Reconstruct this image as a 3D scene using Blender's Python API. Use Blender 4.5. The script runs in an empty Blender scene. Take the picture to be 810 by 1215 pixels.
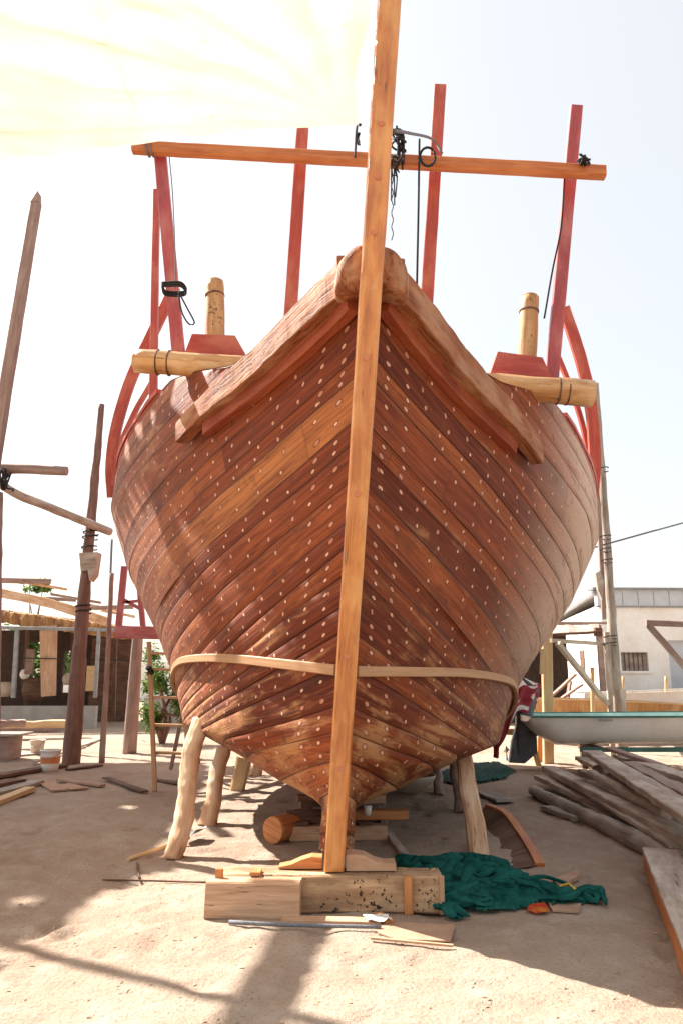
import bpy, math, random
import numpy as np
from mathutils import Vector, Matrix, noise
random.seed(7)
scn = bpy.context.scene
col = scn.collection
# ------------------------------------------------------------------ camera geometry (used only to size things)
CS, CC, CH, CF = .2096, .9778, 1.5, 900.0
def P(px, py, Y):
    u = 607.5 - py
    dY = CF*CC - u*CS; dZ = u*CC + CF*CS
    return Vector(((px-405)*Y/dY, Y, CH + dZ*Y/dY))
def G(px, py, z=0.0):
    u = 607.5 - py
    dY = CF*CC - u*CS; dZ = u*CC + CF*CS
    t = (z-CH)/dZ
    return Vector(((px-405)*t, dY*t, z))
# ------------------------------------------------------------------ node helpers
def new_mat(name):
    m = bpy.data.materials.new(name); m.use_nodes = True
    nt = m.node_tree; b = nt.nodes['Principled BSDF']
    return m, nt, b
def N(nt, t, **kw):
    n = nt.nodes.new(t)
    for k, v in kw.items():
        if k.startswith('i_'):
            n.inputs[k[2:].replace('_', ' ')].default_value = v
        else: setattr(n, k, v)
    return n
def MA(nt, op, a, b=None, clamp=False):
    n = nt.nodes.new('ShaderNodeMath'); n.operation = op; n.use_clamp = clamp
    for i, x in enumerate((a, b)):
        if x is None: continue
        if isinstance(x, (int, float)): n.inputs[i].default_value = x
        else: nt.links.new(x, n.inputs[i])
    return n.outputs[0]
def SM(nt, x, lo, hi):
    n = nt.nodes.new('ShaderNodeMapRange'); n.interpolation_type = 'SMOOTHSTEP'
    nt.links.new(x, n.inputs[0]); n.inputs[1].default_value = lo; n.inputs[2].default_value = hi
    return n.outputs[0]
def MIX(nt, f, a, b, mode='MIX'):
    n = nt.nodes.new('ShaderNodeMix'); n.data_type = 'RGBA'; n.blend_type = mode
    for i, x in ((0, f), (6, a), (7, b)):
        if isinstance(x, (int, float)): n.inputs[i].default_value = x
        elif isinstance(x, tuple): n.inputs[i].default_value = (*x[:3], 1)
        else: nt.links.new(x, n.inputs[i])
    return n.outputs[2]
def XYZ(nt, x, y, z):
    n = nt.nodes.new('ShaderNodeCombineXYZ')
    for i, v in enumerate((x, y, z)):
        if isinstance(v, (int, float)): n.inputs[i].default_value = v
        else: nt.links.new(v, n.inputs[i])
    return n.outputs[0]
def NOI(nt, vec, scale=1, detail=4, rough=.55, dist=0):
    n = nt.nodes.new('ShaderNodeTexNoise')
    n.inputs['Scale'].default_value = scale; n.inputs['Detail'].default_value = detail
    n.inputs['Roughness'].default_value = rough; n.inputs['Distortion'].default_value = dist
    nt.links.new(vec, n.inputs['Vector']); return n.outputs['Fac']
def BUMP(nt, b, h, strength=.5, dist=.01):
    n = nt.nodes.new('ShaderNodeBump'); n.inputs['Strength'].default_value = strength
    n.inputs['Distance'].default_value = dist
    nt.links.new(h, n.inputs['Height']); nt.links.new(n.outputs[0], b.inputs['Normal'])
def uvs(nt, name='UVMap'):
    n = nt.nodes.new('ShaderNodeUVMap'); n.uv_map = name
    s = nt.nodes.new('ShaderNodeSeparateXYZ'); nt.links.new(n.outputs[0], s.inputs[0])
    return s.outputs[0], s.outputs[1]

def wood(name, c1, c2, c3=None, blotch=.5, crack=.5, rough=.7, bump=.4, freq=28, stain=None, spec=.3, coat=0, speck=0):
    """grain runs along UV.x (metres)"""
    m, nt, b = new_mat(name)
    u, v = uvs(nt)
    rnd = N(nt, 'ShaderNodeObjectInfo').outputs['Random']
    r = MA(nt, 'MULTIPLY', rnd, 37.0)
    g = NOI(nt, XYZ(nt, MA(nt, 'MULTIPLY', u, 1.6), MA(nt, 'MULTIPLY', v, freq), r), 1, 6, .62, .8)
    g2 = NOI(nt, XYZ(nt, MA(nt, 'MULTIPLY', u, 5), MA(nt, 'MULTIPLY', v, freq*4), r), 1, 3, .6)
    colr = MIX(nt, SM(nt, g, .3, .7), c1, c2)
    colr = MIX(nt, MA(nt, 'MULTIPLY', SM(nt, g2, .45, .75), .35), colr, tuple(x*.6 for x in c1))
    bl = NOI(nt, XYZ(nt, MA(nt, 'MULTIPLY', u, 2.2), MA(nt, 'MULTIPLY', v, 5), MA(nt, 'ADD', r, 9)), 1, 5, .6)
    if c3: colr = MIX(nt, MA(nt, 'MULTIPLY', SM(nt, bl, .42, .68), blotch), colr, c3)
    ck = NOI(nt, XYZ(nt, MA(nt, 'MULTIPLY', u, .9), MA(nt, 'MULTIPLY', v, freq*1.1), MA(nt, 'ADD', r, 3)), 1, 2, .5, .3)
    ckm = SM(nt, MA(nt, 'ABSOLUTE', MA(nt, 'SUBTRACT', ck, .5)), .012, 0.0)
    ckg = MA(nt, 'MULTIPLY', ckm, SM(nt, bl, .5, .38))
    colr = MIX(nt, MA(nt, 'MULTIPLY', ckg, crack), colr, tuple(x*.15 for x in c1))
    if speck:
        tc = N(nt, 'ShaderNodeTexCoord').outputs['Object']
        sp = NOI(nt, tc, 38, 3, .6); sp2 = NOI(nt, tc, 5, 2, .5)
        colr = MIX(nt, MA(nt, 'MULTIPLY', SM(nt, MA(nt, 'ADD', sp, MA(nt, 'MULTIPLY', sp2, .5)), .88, .93), speck), colr, (.03, .02, .015))
    nt.links.new(colr, b.inputs['Base Color'])
    b.inputs['Roughness'].default_value = rough; b.inputs['Specular IOR Level'].default_value = spec
    if coat: b.inputs['Coat Weight'].default_value = coat; b.inputs['Coat Roughness'].default_value = .18
    h = MA(nt, 'SUBTRACT', MA(nt, 'ADD', g, MA(nt, 'MULTIPLY', g2, .5)), MA(nt, 'MULTIPLY', ckg, 1.2))
    BUMP(nt, b, h, bump, .01)
    return m
def plain(name, c, c2=None, rough=.6, scale=6, bump=.15, metal=0, spec=.4):
    m, nt, b = new_mat(name)
    tc = N(nt, 'ShaderNodeTexCoord').outputs['Object']
    n1 = NOI(nt, tc, scale, 6, .6); n2 = NOI(nt, tc, scale*9, 3, .6)
    c2 = c2 or tuple(x*.65 for x in c)
    colr = MIX(nt, SM(nt, n1, .35, .7), c, c2)
    colr = MIX(nt, MA(nt, 'MULTIPLY', SM(nt, n2, .5, .8), .3), colr, tuple(x*.6 for x in c2))
    nt.links.new(colr, b.inputs['Base Color']); b.inputs['Roughness'].default_value = rough
    b.inputs['Metallic'].default_value = metal; b.inputs['Specular IOR Level'].default_value = spec
    BUMP(nt, b, MA(nt, 'ADD', n1, n2), bump, .01)
    return m
def trans(name, c, c2, tw=.6, scale=4):
    """thin cloth: diffuse + translucent"""
    m, nt, b = new_mat(name)
    tc = N(nt, 'ShaderNodeTexCoord').outputs['Object']
    n1 = NOI(nt, tc, scale, 5, .6)
    colr = MIX(nt, SM(nt, n1, .4, .7), c, c2)
    d = N(nt, 'ShaderNodeBsdfDiffuse'); t = N(nt, 'ShaderNodeBsdfTranslucent'); x = N(nt, 'ShaderNodeMixShader')
    x.inputs[0].default_value = tw
    nt.links.new(colr, d.inputs[0]); nt.links.new(colr, t.inputs[0])
    nt.links.new(d.outputs[0], x.inputs[1]); nt.links.new(t.outputs[0], x.inputs[2])
    nt.nodes.remove(b); nt.links.new(x.outputs[0], nt.nodes['Material Output'].inputs[0])
    return m

# ------------------------------------------------------------------ materials
M = {}
M['stem'] = wood('varnished_stem', (.62,.24,.055), (.40,.12,.028), (.74,.38,.13), .7, .9, .38, .5, 17, spec=.5, coat=.5)
M['beam'] = wood('orange_beam', (.55,.19,.06), (.40,.11,.035), (.62,.27,.10), .4, .5, .5, .25, 26)
M['red'] = wood('red_painted_timber', (.44,.065,.04), (.33,.035,.025), (.55,.18,.11), .6, .25, .45, .15, 14, spec=.5)
M['redp'] = wood('faded_red_timber', (.42,.065,.065), (.30,.04,.055), (.52,.20,.18), .6, .3, .42, .15, 14, spec=.6)
M['rail'] = wood('rail_timber', (.38,.135,.05), (.16,.045,.018), (.50,.31,.19), .55, 1.0, .7, 1.0, 13)
M['redwood'] = wood('red_brown_timber', (.34,.075,.03), (.20,.04,.016), (.42,.14,.06), .5, .7, .6, .6, 16)
M['wale'] = wood('batten_wood', (.52,.31,.17), (.40,.21,.10), None, 0, .3, .6, .2, 40)
M['log'] = wood('varnished_log', (.60,.33,.12), (.42,.18,.06), (.75,.52,.28), .7, .8, .45, .4, 16, spec=.5, coat=.2)
M['bitt'] = wood('bitt_wood', (.62,.40,.20), (.42,.21,.09), (.30,.13,.06), .5, .8, .6, .5, 14, speck=.8)
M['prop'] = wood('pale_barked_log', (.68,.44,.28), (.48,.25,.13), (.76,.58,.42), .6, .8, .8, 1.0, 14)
M['grey'] = wood('grey_weathered_wood', (.36,.30,.25), (.23,.18,.145), (.48,.41,.355), .6, .9, .85, .8, 18)
M['greyp'] = wood('pale_weathered_wood', (.46,.37,.30), (.30,.22,.17), (.60,.52,.45), .7, .8, .85, .6, 18)
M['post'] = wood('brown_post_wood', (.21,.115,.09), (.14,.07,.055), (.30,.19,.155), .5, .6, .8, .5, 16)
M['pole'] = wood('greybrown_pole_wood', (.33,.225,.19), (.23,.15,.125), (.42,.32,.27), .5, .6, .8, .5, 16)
M['block'] = wood('pale_block_timber', (.62,.41,.27), (.45,.26,.155), (.34,.18,.11), .6, .8, .75, .5, 20)
M['blocks'] = wood('stained_block_timber', (.60,.42,.25), (.42,.25,.14), (.20,.11,.06), .8, .6, .75, .5, 18, speck=1)
M['orange'] = wood('fresh_orange_offcut', (.58,.26,.10), (.42,.15,.05), None, 0, .4, .6, .3, 30)
M['dark'] = wood('dark_old_timber', (.16,.085,.055), (.09,.045,.028), (.24,.145,.10), .5, .6, .8, .6, 20)
M['yellow'] = wood('yellow_pine', (.66,.46,.26), (.50,.32,.16), None, 0, .4, .7, .3, 30)
M['rope'] = plain('black_rope', (.03,.028,.03), rough=.9, scale=60)
M['ropeg'] = plain('grey_cord', (.20,.20,.22), rough=.9, scale=60)
M['plugp'] = plain('wood_plug', (.55,.20,.09), (.50,.17,.08), rough=.5, scale=20)
M['white'] = plain('white_gelcoat', (.86,.84,.80), (.78,.74,.68), rough=.3, scale=2, bump=.03)
M['plaster'] = plain('white_plaster', (.90,.88,.84), (.82,.77,.70), rough=.9, scale=1.2, bump=.1)
M['green'] = plain('green_paint', (.03,.10,.08), (.05,.17,.13), rough=.5, scale=4)
M['steel'] = plain('grey_metal', (.30,.31,.32), (.22,.22,.22), rough=.5, scale=5, metal=.4)
M['conc'] = plain('grey_concrete', (.42,.39,.36), (.33,.30,.27), rough=.9, scale=3)
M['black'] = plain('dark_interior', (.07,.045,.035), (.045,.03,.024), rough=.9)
M['plast'] = plain('beige_plastic', (.60,.50,.40), (.50,.40,.30), rough=.5, scale=5)
M['orangep'] = plain('orange_print', (.65,.20,.07), (.55,.25,.14), rough=.5, scale=12)
M['motor'] = plain('grey_motor_paint', (.06,.065,.075), (.10,.10,.11), rough=.4, scale=8, spec=.5)
M['door'] = plain('grey_shutter', (.55,.58,.62), (.48,.50,.53), rough=.6, scale=2)
M['leaf'] = trans('green_leaves', (.10,.17,.045), (.19,.27,.08), .35, 3)
M['leafd'] = trans('dark_leaves', (.05,.10,.03), (.11,.18,.05), .3, 3)
M['card'] = plain('brown_cardboard', (.42,.27,.18), (.34,.20,.13), rough=.9, scale=7)
M['straw'] = wood('palm_thatch', (.42,.22,.09), (.20,.10,.045), (.55,.34,.16), .7, .6, .95, 1.0, 40)
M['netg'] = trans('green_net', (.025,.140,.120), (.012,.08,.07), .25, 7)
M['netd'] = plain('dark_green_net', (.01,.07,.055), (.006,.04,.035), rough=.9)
M['netr'] = trans('red_mesh', (.55,.06,.04), (.60,.25,.05), .2, 7)
M['shade'] = trans('added_sheet_cloth', (.10,.13,.11), (.08,.10,.08), .05, 2)  # cloth of the unseen sheet added to cast shade

def tarp_mat():
    m, nt, b = new_mat('cream_tarp')
    tc = N(nt, 'ShaderNodeTexCoord').outputs['Object']
    n1 = NOI(nt, tc, 1.3, 5, .6, .3); n2 = NOI(nt, tc, 5.5, 3, .6)
    u, v = uvs(nt)
    cr = NOI(nt, XYZ(nt, MA(nt,'MULTIPLY',u,.35), MA(nt,'MULTIPLY',v,6), 0.0), 1, 3, .6, .1)
    crm = SM(nt, cr, .60, .72)
    colr = MIX(nt, SM(nt, n1, .35, .7), (.62,.575,.49), (.59,.525,.40))
    colr = MIX(nt, MA(nt,'MULTIPLY', SM(nt, n2, .66, .74), .5), colr, (.50,.36,.18))
    colr = MIX(nt, MA(nt,'MULTIPLY', crm, .35), colr, (.55,.44,.26))
    d = N(nt, 'ShaderNodeBsdfDiffuse'); t = N(nt, 'ShaderNodeBsdfTranslucent'); x = N(nt, 'ShaderNodeMixShader')
    x.inputs[0].default_value = .6
    nt.links.new(colr, d.inputs[0]); nt.links.new(colr, t.inputs[0])
    nt.links.new(d.outputs[0], x.inputs[1]); nt.links.new(t.outputs[0], x.inputs[2])
    nt.nodes.remove(b); nt.links.new(x.outputs[0], nt.nodes['Material Output'].inputs[0])
    return m
M['tarp'] = tarp_mat()
def stripe_cloth():
    m, nt, b = new_mat('red_white_cloth')
    u, v = uvs(nt)
    n = NOI(nt, XYZ(nt, MA(nt,'MULTIPLY',u,.55), MA(nt,'MULTIPLY',v,.55), 0.0), 1.6, 3, .5, .6)
    n2 = NOI(nt, XYZ(nt, u, v, 3.0), 9, 3, .5)
    top = SM(nt, v, 1.5, .7)
    f2 = SM(nt, MA(nt,'ADD', n, MA(nt,'MULTIPLY', top, .22)), .58, .62)
    colr = MIX(nt, f2, MIX(nt, n2, (.34,.03,.05), (.22,.02,.035)), (.70,.62,.60))
    nt.links.new(colr, b.inputs['Base Color']); b.inputs['Roughness'].default_value = .9
    return m
M['cloth'] = stripe_cloth()

def sand_mat():
    m, nt, b = new_mat('sand_ground')
    tc = N(nt, 'ShaderNodeTexCoord').outputs['Object']
    a = NOI(nt, tc, .55, 6, .6); c = NOI(nt, tc, 3.5, 6, .65); f = NOI(nt, tc, 42, 5, .7); ff = NOI(nt, tc, 160, 2, .6)
    colr = MIX(nt, SM(nt, a, .35, .68), (.42,.325,.255), (.33,.235,.175))
    colr = MIX(nt, MA(nt,'MULTIPLY', SM(nt, c, .45, .72), .55), colr, (.50,.42,.345))
    colr = MIX(nt, MA(nt,'MULTIPLY', SM(nt, f, .50, .70), .65), colr, (.27,.165,.11))
    # pebbles, chips
    vo = N(nt, 'ShaderNodeTexVoronoi'); vo.inputs['Scale'].default_value = 26; nt.links.new(tc, vo.inputs['Vector'])
    sel = SM(nt, NOI(nt, tc, 1.7, 3, .6), .52, .62)
    chip = MA(nt,'MULTIPLY', SM(nt, vo.outputs['Distance'], .20, .13), sel)
    sx = N(nt, 'ShaderNodeSeparateColor'); nt.links.new(vo.outputs['Color'], sx.inputs[0])
    chip = MA(nt, 'MULTIPLY', chip, SM(nt, sx.outputs[0], .6, .65))
    colr = MIX(nt, MA(nt,'MULTIPLY', chip, .75), colr, MIX(nt, sx.outputs[1], (.16,.08,.05), (.60,.44,.32)))
    nt.links.new(colr, b.inputs['Base Color']); b.inputs['Roughness'].default_value = .95
    b.inputs['Specular IOR Level'].default_value = .1
    h = MA(nt,'ADD', MA(nt,'MULTIPLY', c, 2.2), MA(nt,'ADD', MA(nt,'MULTIPLY', f, .8), MA(nt,'ADD', MA(nt,'MULTIPLY', ff, .25), MA(nt,'MULTIPLY', chip, .6))))
    BUMP(nt, b, h, .9, .024)
    return m
M['sand'] = sand_mat()

def hull_mat():
    m, nt, b = new_mat('hull_planking')
    u, v = uvs(nt); d, w = uvs(nt, 'stem')
    tcn = N(nt, 'ShaderNodeTexCoord'); sep = N(nt, 'ShaderNodeSeparateXYZ'); nt.links.new(tcn.outputs['Object'], sep.inputs[0])
    ox, oy, oz = sep.outputs
    side = SM(nt, ox, -.01, .01)
    k = MA(nt, 'FLOOR', v); fy = MA(nt, 'FRACT', v)
    wn = N(nt, 'ShaderNodeTexWhiteNoise', noise_dimensions='2D')
    nt.links.new(XYZ(nt, k, side, 0.0), wn.inputs['Vector'])
    off = MA(nt, 'MULTIPLY', wn.outputs['Value'], 3.4)
    cell = MA(nt, 'FLOOR', MA(nt, 'DIVIDE', MA(nt, 'ADD', u, off), 3.6))
    cf = MA(nt, 'FRACT', MA(nt, 'DIVIDE', MA(nt, 'ADD', u, off), 3.6))
    wn2 = N(nt, 'ShaderNodeTexWhiteNoise', noise_dimensions='3D')
    nt.links.new(XYZ(nt, k, cell, side), wn2.inputs['Vector'])
    r1 = wn2.outputs['Value']
    bl3 = NOI(nt, XYZ(nt, MA(nt,'MULTIPLY',u,.9), MA(nt,'MULTIPLY',v,1.1), MA(nt,'MULTIPLY',r1,40.0)), 1, 6, .7, 1.0)
    r1b = MA(nt,'ADD', MA(nt,'MULTIPLY', r1, .62), MA(nt,'MULTIPLY', MA(nt,'SUBTRACT', bl3, .28), .85), True)
    ramp = N(nt, 'ShaderNodeValToRGB'); nt.links.new(r1b, ramp.inputs[0])
    e = ramp.color_ramp.elements
    e[0].position = 0; e[0].color = (.13,.026,.009,1)
    e[1].position = 1; e[1].color = (.54,.20,.060,1)
    for p_, c_ in ((.28,(.205,.041,.013)),(.5,(.30,.069,.020)),(.74,(.37,.098,.029)),(.90,(.45,.145,.043))):
        x = e.new(p_); x.color = (*c_, 1)
    pale = MA(nt,'MULTIPLY', MA(nt,'MULTIPLY', MA(nt,'LESS_THAN', MA(nt,'ABSOLUTE', MA(nt,'SUBTRACT', k, 14.0)), .1), MA(nt,'SUBTRACT', 1.0, side)), SM(nt, u, 7.9, 5.6))
    vm = MA(nt, 'MULTIPLY', v, .24)
    rr = MA(nt, 'MULTIPLY', r1, 50.0)
    g = NOI(nt, XYZ(nt, MA(nt,'MULTIPLY',u,1.5), MA(nt,'MULTIPLY',vm,24), rr), 1, 7, .65, 1.2)
    g2 = NOI(nt, XYZ(nt, MA(nt,'MULTIPLY',u,6), MA(nt,'MULTIPLY',vm,110), rr), 1, 4, .6, .4)
    colr = MIX(nt, SM(nt, g, .34, .72), ramp.outputs[0], MIX(nt, 1.0, ramp.outputs[0], (.42,.32,.27), 'MULTIPLY'))
    colr = MIX(nt, MA(nt,'MULTIPLY', SM(nt, g2, .45, .75), .55), colr, (.07,.02,.010))
    bl = NOI(nt, tcn.outputs['Object'], 1.1, 6, .62, .5)
    bl2 = NOI(nt, XYZ(nt, MA(nt,'MULTIPLY',u,1.3), MA(nt,'MULTIPLY',vm,6), MA(nt,'MULTIPLY',side,5)), 1, 6, .65, .8)
    colr = MIX(nt, MA(nt,'MULTIPLY', pale, MA(nt,'ADD', .18, MA(nt,'MULTIPLY', SM(nt, g, .7, .35), .62))), colr, (.52,.20,.062))
    # worn golden patches, more of them low on the hull
    low = SM(nt, oz, 2.3, .6)
    gold = MA(nt,'MULTIPLY', SM(nt, MA(nt,'ADD', MA(nt,'ADD', MA(nt,'MULTIPLY', bl2, .6), MA(nt,'MULTIPLY', bl, .42)), MA(nt,'MULTIPLY', low, .10)), .56, .68), MA(nt,'ADD', .50, MA(nt,'MULTIPLY', low, .3)))
    colr = MIX(nt, gold, colr, (.54,.27,.115))
    dk = SM(nt, NOI(nt, tcn.outputs['Object'], 2.3, 6, .7, .4), .56, .70)
    colr = MIX(nt, MA(nt,'MULTIPLY', dk, .45), colr, (.09,.03,.017))
    # dusty grey weathering towards midships, strongest on the right-hand topsides
    aft = SM(nt, u, 6.3, 8.0); up = SM(nt, oz, .8, 2.4)
    dust = MA(nt,'MULTIPLY', MA(nt,'MULTIPLY', aft, MA(nt,'ADD', .12, MA(nt,'MULTIPLY', MA(nt,'MULTIPLY', side, up), .88))), SM(nt, MA(nt,'ADD', bl2, MA(nt,'MULTIPLY', g, .35)), .40, .66))
    colr = MIX(nt, MA(nt,'MULTIPLY', dust, .82), colr, (.62,.465,.36))
    # red sheer strake aft
    reds = MA(nt,'MULTIPLY', SM(nt, v, 21.9, 22.0), SM(nt, u, 6.4, 6.8))
    colr = MIX(nt, MA(nt,'MULTIPLY', reds, .7), colr, (.42,.08,.045))
    # seams
    sd = MA(nt,'MINIMUM', fy, MA(nt,'SUBTRACT', 1.0, fy))
    sn = NOI(nt, XYZ(nt, MA(nt,'MULTIPLY',u,3), v, 0.0), 1, 4, .6)
    seam = SM(nt, MA(nt,'ADD', sd, MA(nt,'MULTIPLY', MA(nt,'SUBTRACT', sn, .5), .06)), .034, .004)
    halo = MA(nt,'MULTIPLY', SM(nt, fy, .35, .0), SM(nt, sn, .35, .6))
    butt = SM(nt, MA(nt,'MINIMUM', cf, MA(nt,'SUBTRACT',1.0,cf)), .0022, .0008)
    seam = MA(nt,'MAXIMUM', MA(nt,'MULTIPLY', seam, MA(nt,'ADD', .30, MA(nt,'MULTIPLY', SM(nt, bl, .35, .6), .5))), MA(nt,'MULTIPLY', butt, .22))
    colr = MIX(nt, MA(nt,'MULTIPLY', halo, .35), colr, (.09,.028,.014))
    colr = MIX(nt, seam, colr, (.030,.012,.008))
    # nail plugs : frames every .36 m, two plugs per strake
    FS = .225
    hi = MA(nt, 'GREATER_THAN', fy, .5)
    uo = MA(nt,'ADD', MA(nt,'ADD', MA(nt,'ADD', u, MA(nt,'MULTIPLY', MA(nt,'SUBTRACT', NOI(nt, XYZ(nt,u,v,0.0), .6, 2), .5), .10)), MA(nt,'MULTIPLY', MA(nt,'SUBTRACT', hi, .5), .05)), MA(nt,'MULTIPLY', MA(nt,'SUBTRACT', wn.outputs['Value'], .5), .02))
    fx = MA(nt,'MULTIPLY', MA(nt,'SUBTRACT', MA(nt,'FRACT', MA(nt,'DIVIDE', uo, FS)), .5), FS)
    wn3 = N(nt, 'ShaderNodeTexWhiteNoise', noise_dimensions='3D')
    nt.links.new(XYZ(nt, MA(nt,'FLOOR', MA(nt,'DIVIDE', uo, FS)), MA(nt,'FLOOR', MA(nt,'MULTIPLY', v, 2)), side), wn3.inputs['Vector'])
    jy = MA(nt,'MULTIPLY', MA(nt,'SUBTRACT', wn3.outputs['Value'], .5), .07)
    tgt = MA(nt,'ADD', MA(nt,'ADD', .27, MA(nt,'MULTIPLY', hi, .46)), jy)
    dy = MA(nt,'MULTIPLY', MA(nt,'SUBTRACT', fy, tgt), w)
    def disc(dx, rad):
        r = MA(nt,'MULTIPLY', MA(nt,'ADD', .8, MA(nt,'MULTIPLY', wn3.outputs['Value'], .45)), MA(nt,'SQRT', MA(nt,'ADD', MA(nt,'MULTIPLY', dx, dx), MA(nt,'MULTIPLY', dy, dy))))
        return SM(nt, r, rad*1.12, rad*.88)
    away = SM(nt, d, .42, .46)
    fx1 = MA(nt,'MULTIPLY', fx, 1.6)
    keep = MA(nt,'GREATER_THAN', wn3.outputs['Value'], .10)
    plug = MA(nt,'MULTIPLY', MA(nt,'MULTIPLY', disc(fx1, .0158), away), keep)
    ring = MA(nt,'MULTIPLY', disc(fx1, .025), away)
    for dd in (.13, .30):
        dx = MA(nt,'MULTIPLY', MA(nt,'SUBTRACT', d, MA(nt,'ADD', dd, MA(nt,'MULTIPLY', jy, .4))), .85)
        plug = MA(nt,'MAXIMUM', plug, disc(dx, .0130)); ring = MA(nt,'MAXIMUM', ring, disc(dx, .022))
    colr = MIX(nt, MA(nt,'MULTIPLY', ring, .5), colr, (.10,.035,.02))
    pc = MIX(nt, wn3.outputs['Value'], (.48,.19,.11), (.84,.52,.37))
    colr = MIX(nt, plug, colr, pc)
    nt.links.new(colr, b.inputs['Base Color'])
    b.inputs['Roughness'].default_value = .6; b.inputs['Specular IOR Level'].default_value = .22
    h = MA(nt,'ADD', MA(nt,'ADD', MA(nt,'MULTIPLY', g, .8), MA(nt,'MULTIPLY', g2, .3)), MA(nt,'MULTIPLY', r1, .8))
    h = MA(nt,'SUBTRACT', h, MA(nt,'MULTIPLY', seam, 1.6)); h = MA(nt,'ADD', h, MA(nt,'MULTIPLY', plug, .35))
    BUMP(nt, b, h, .75, .012)
    return m
M['hull'] = hull_mat()

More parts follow.
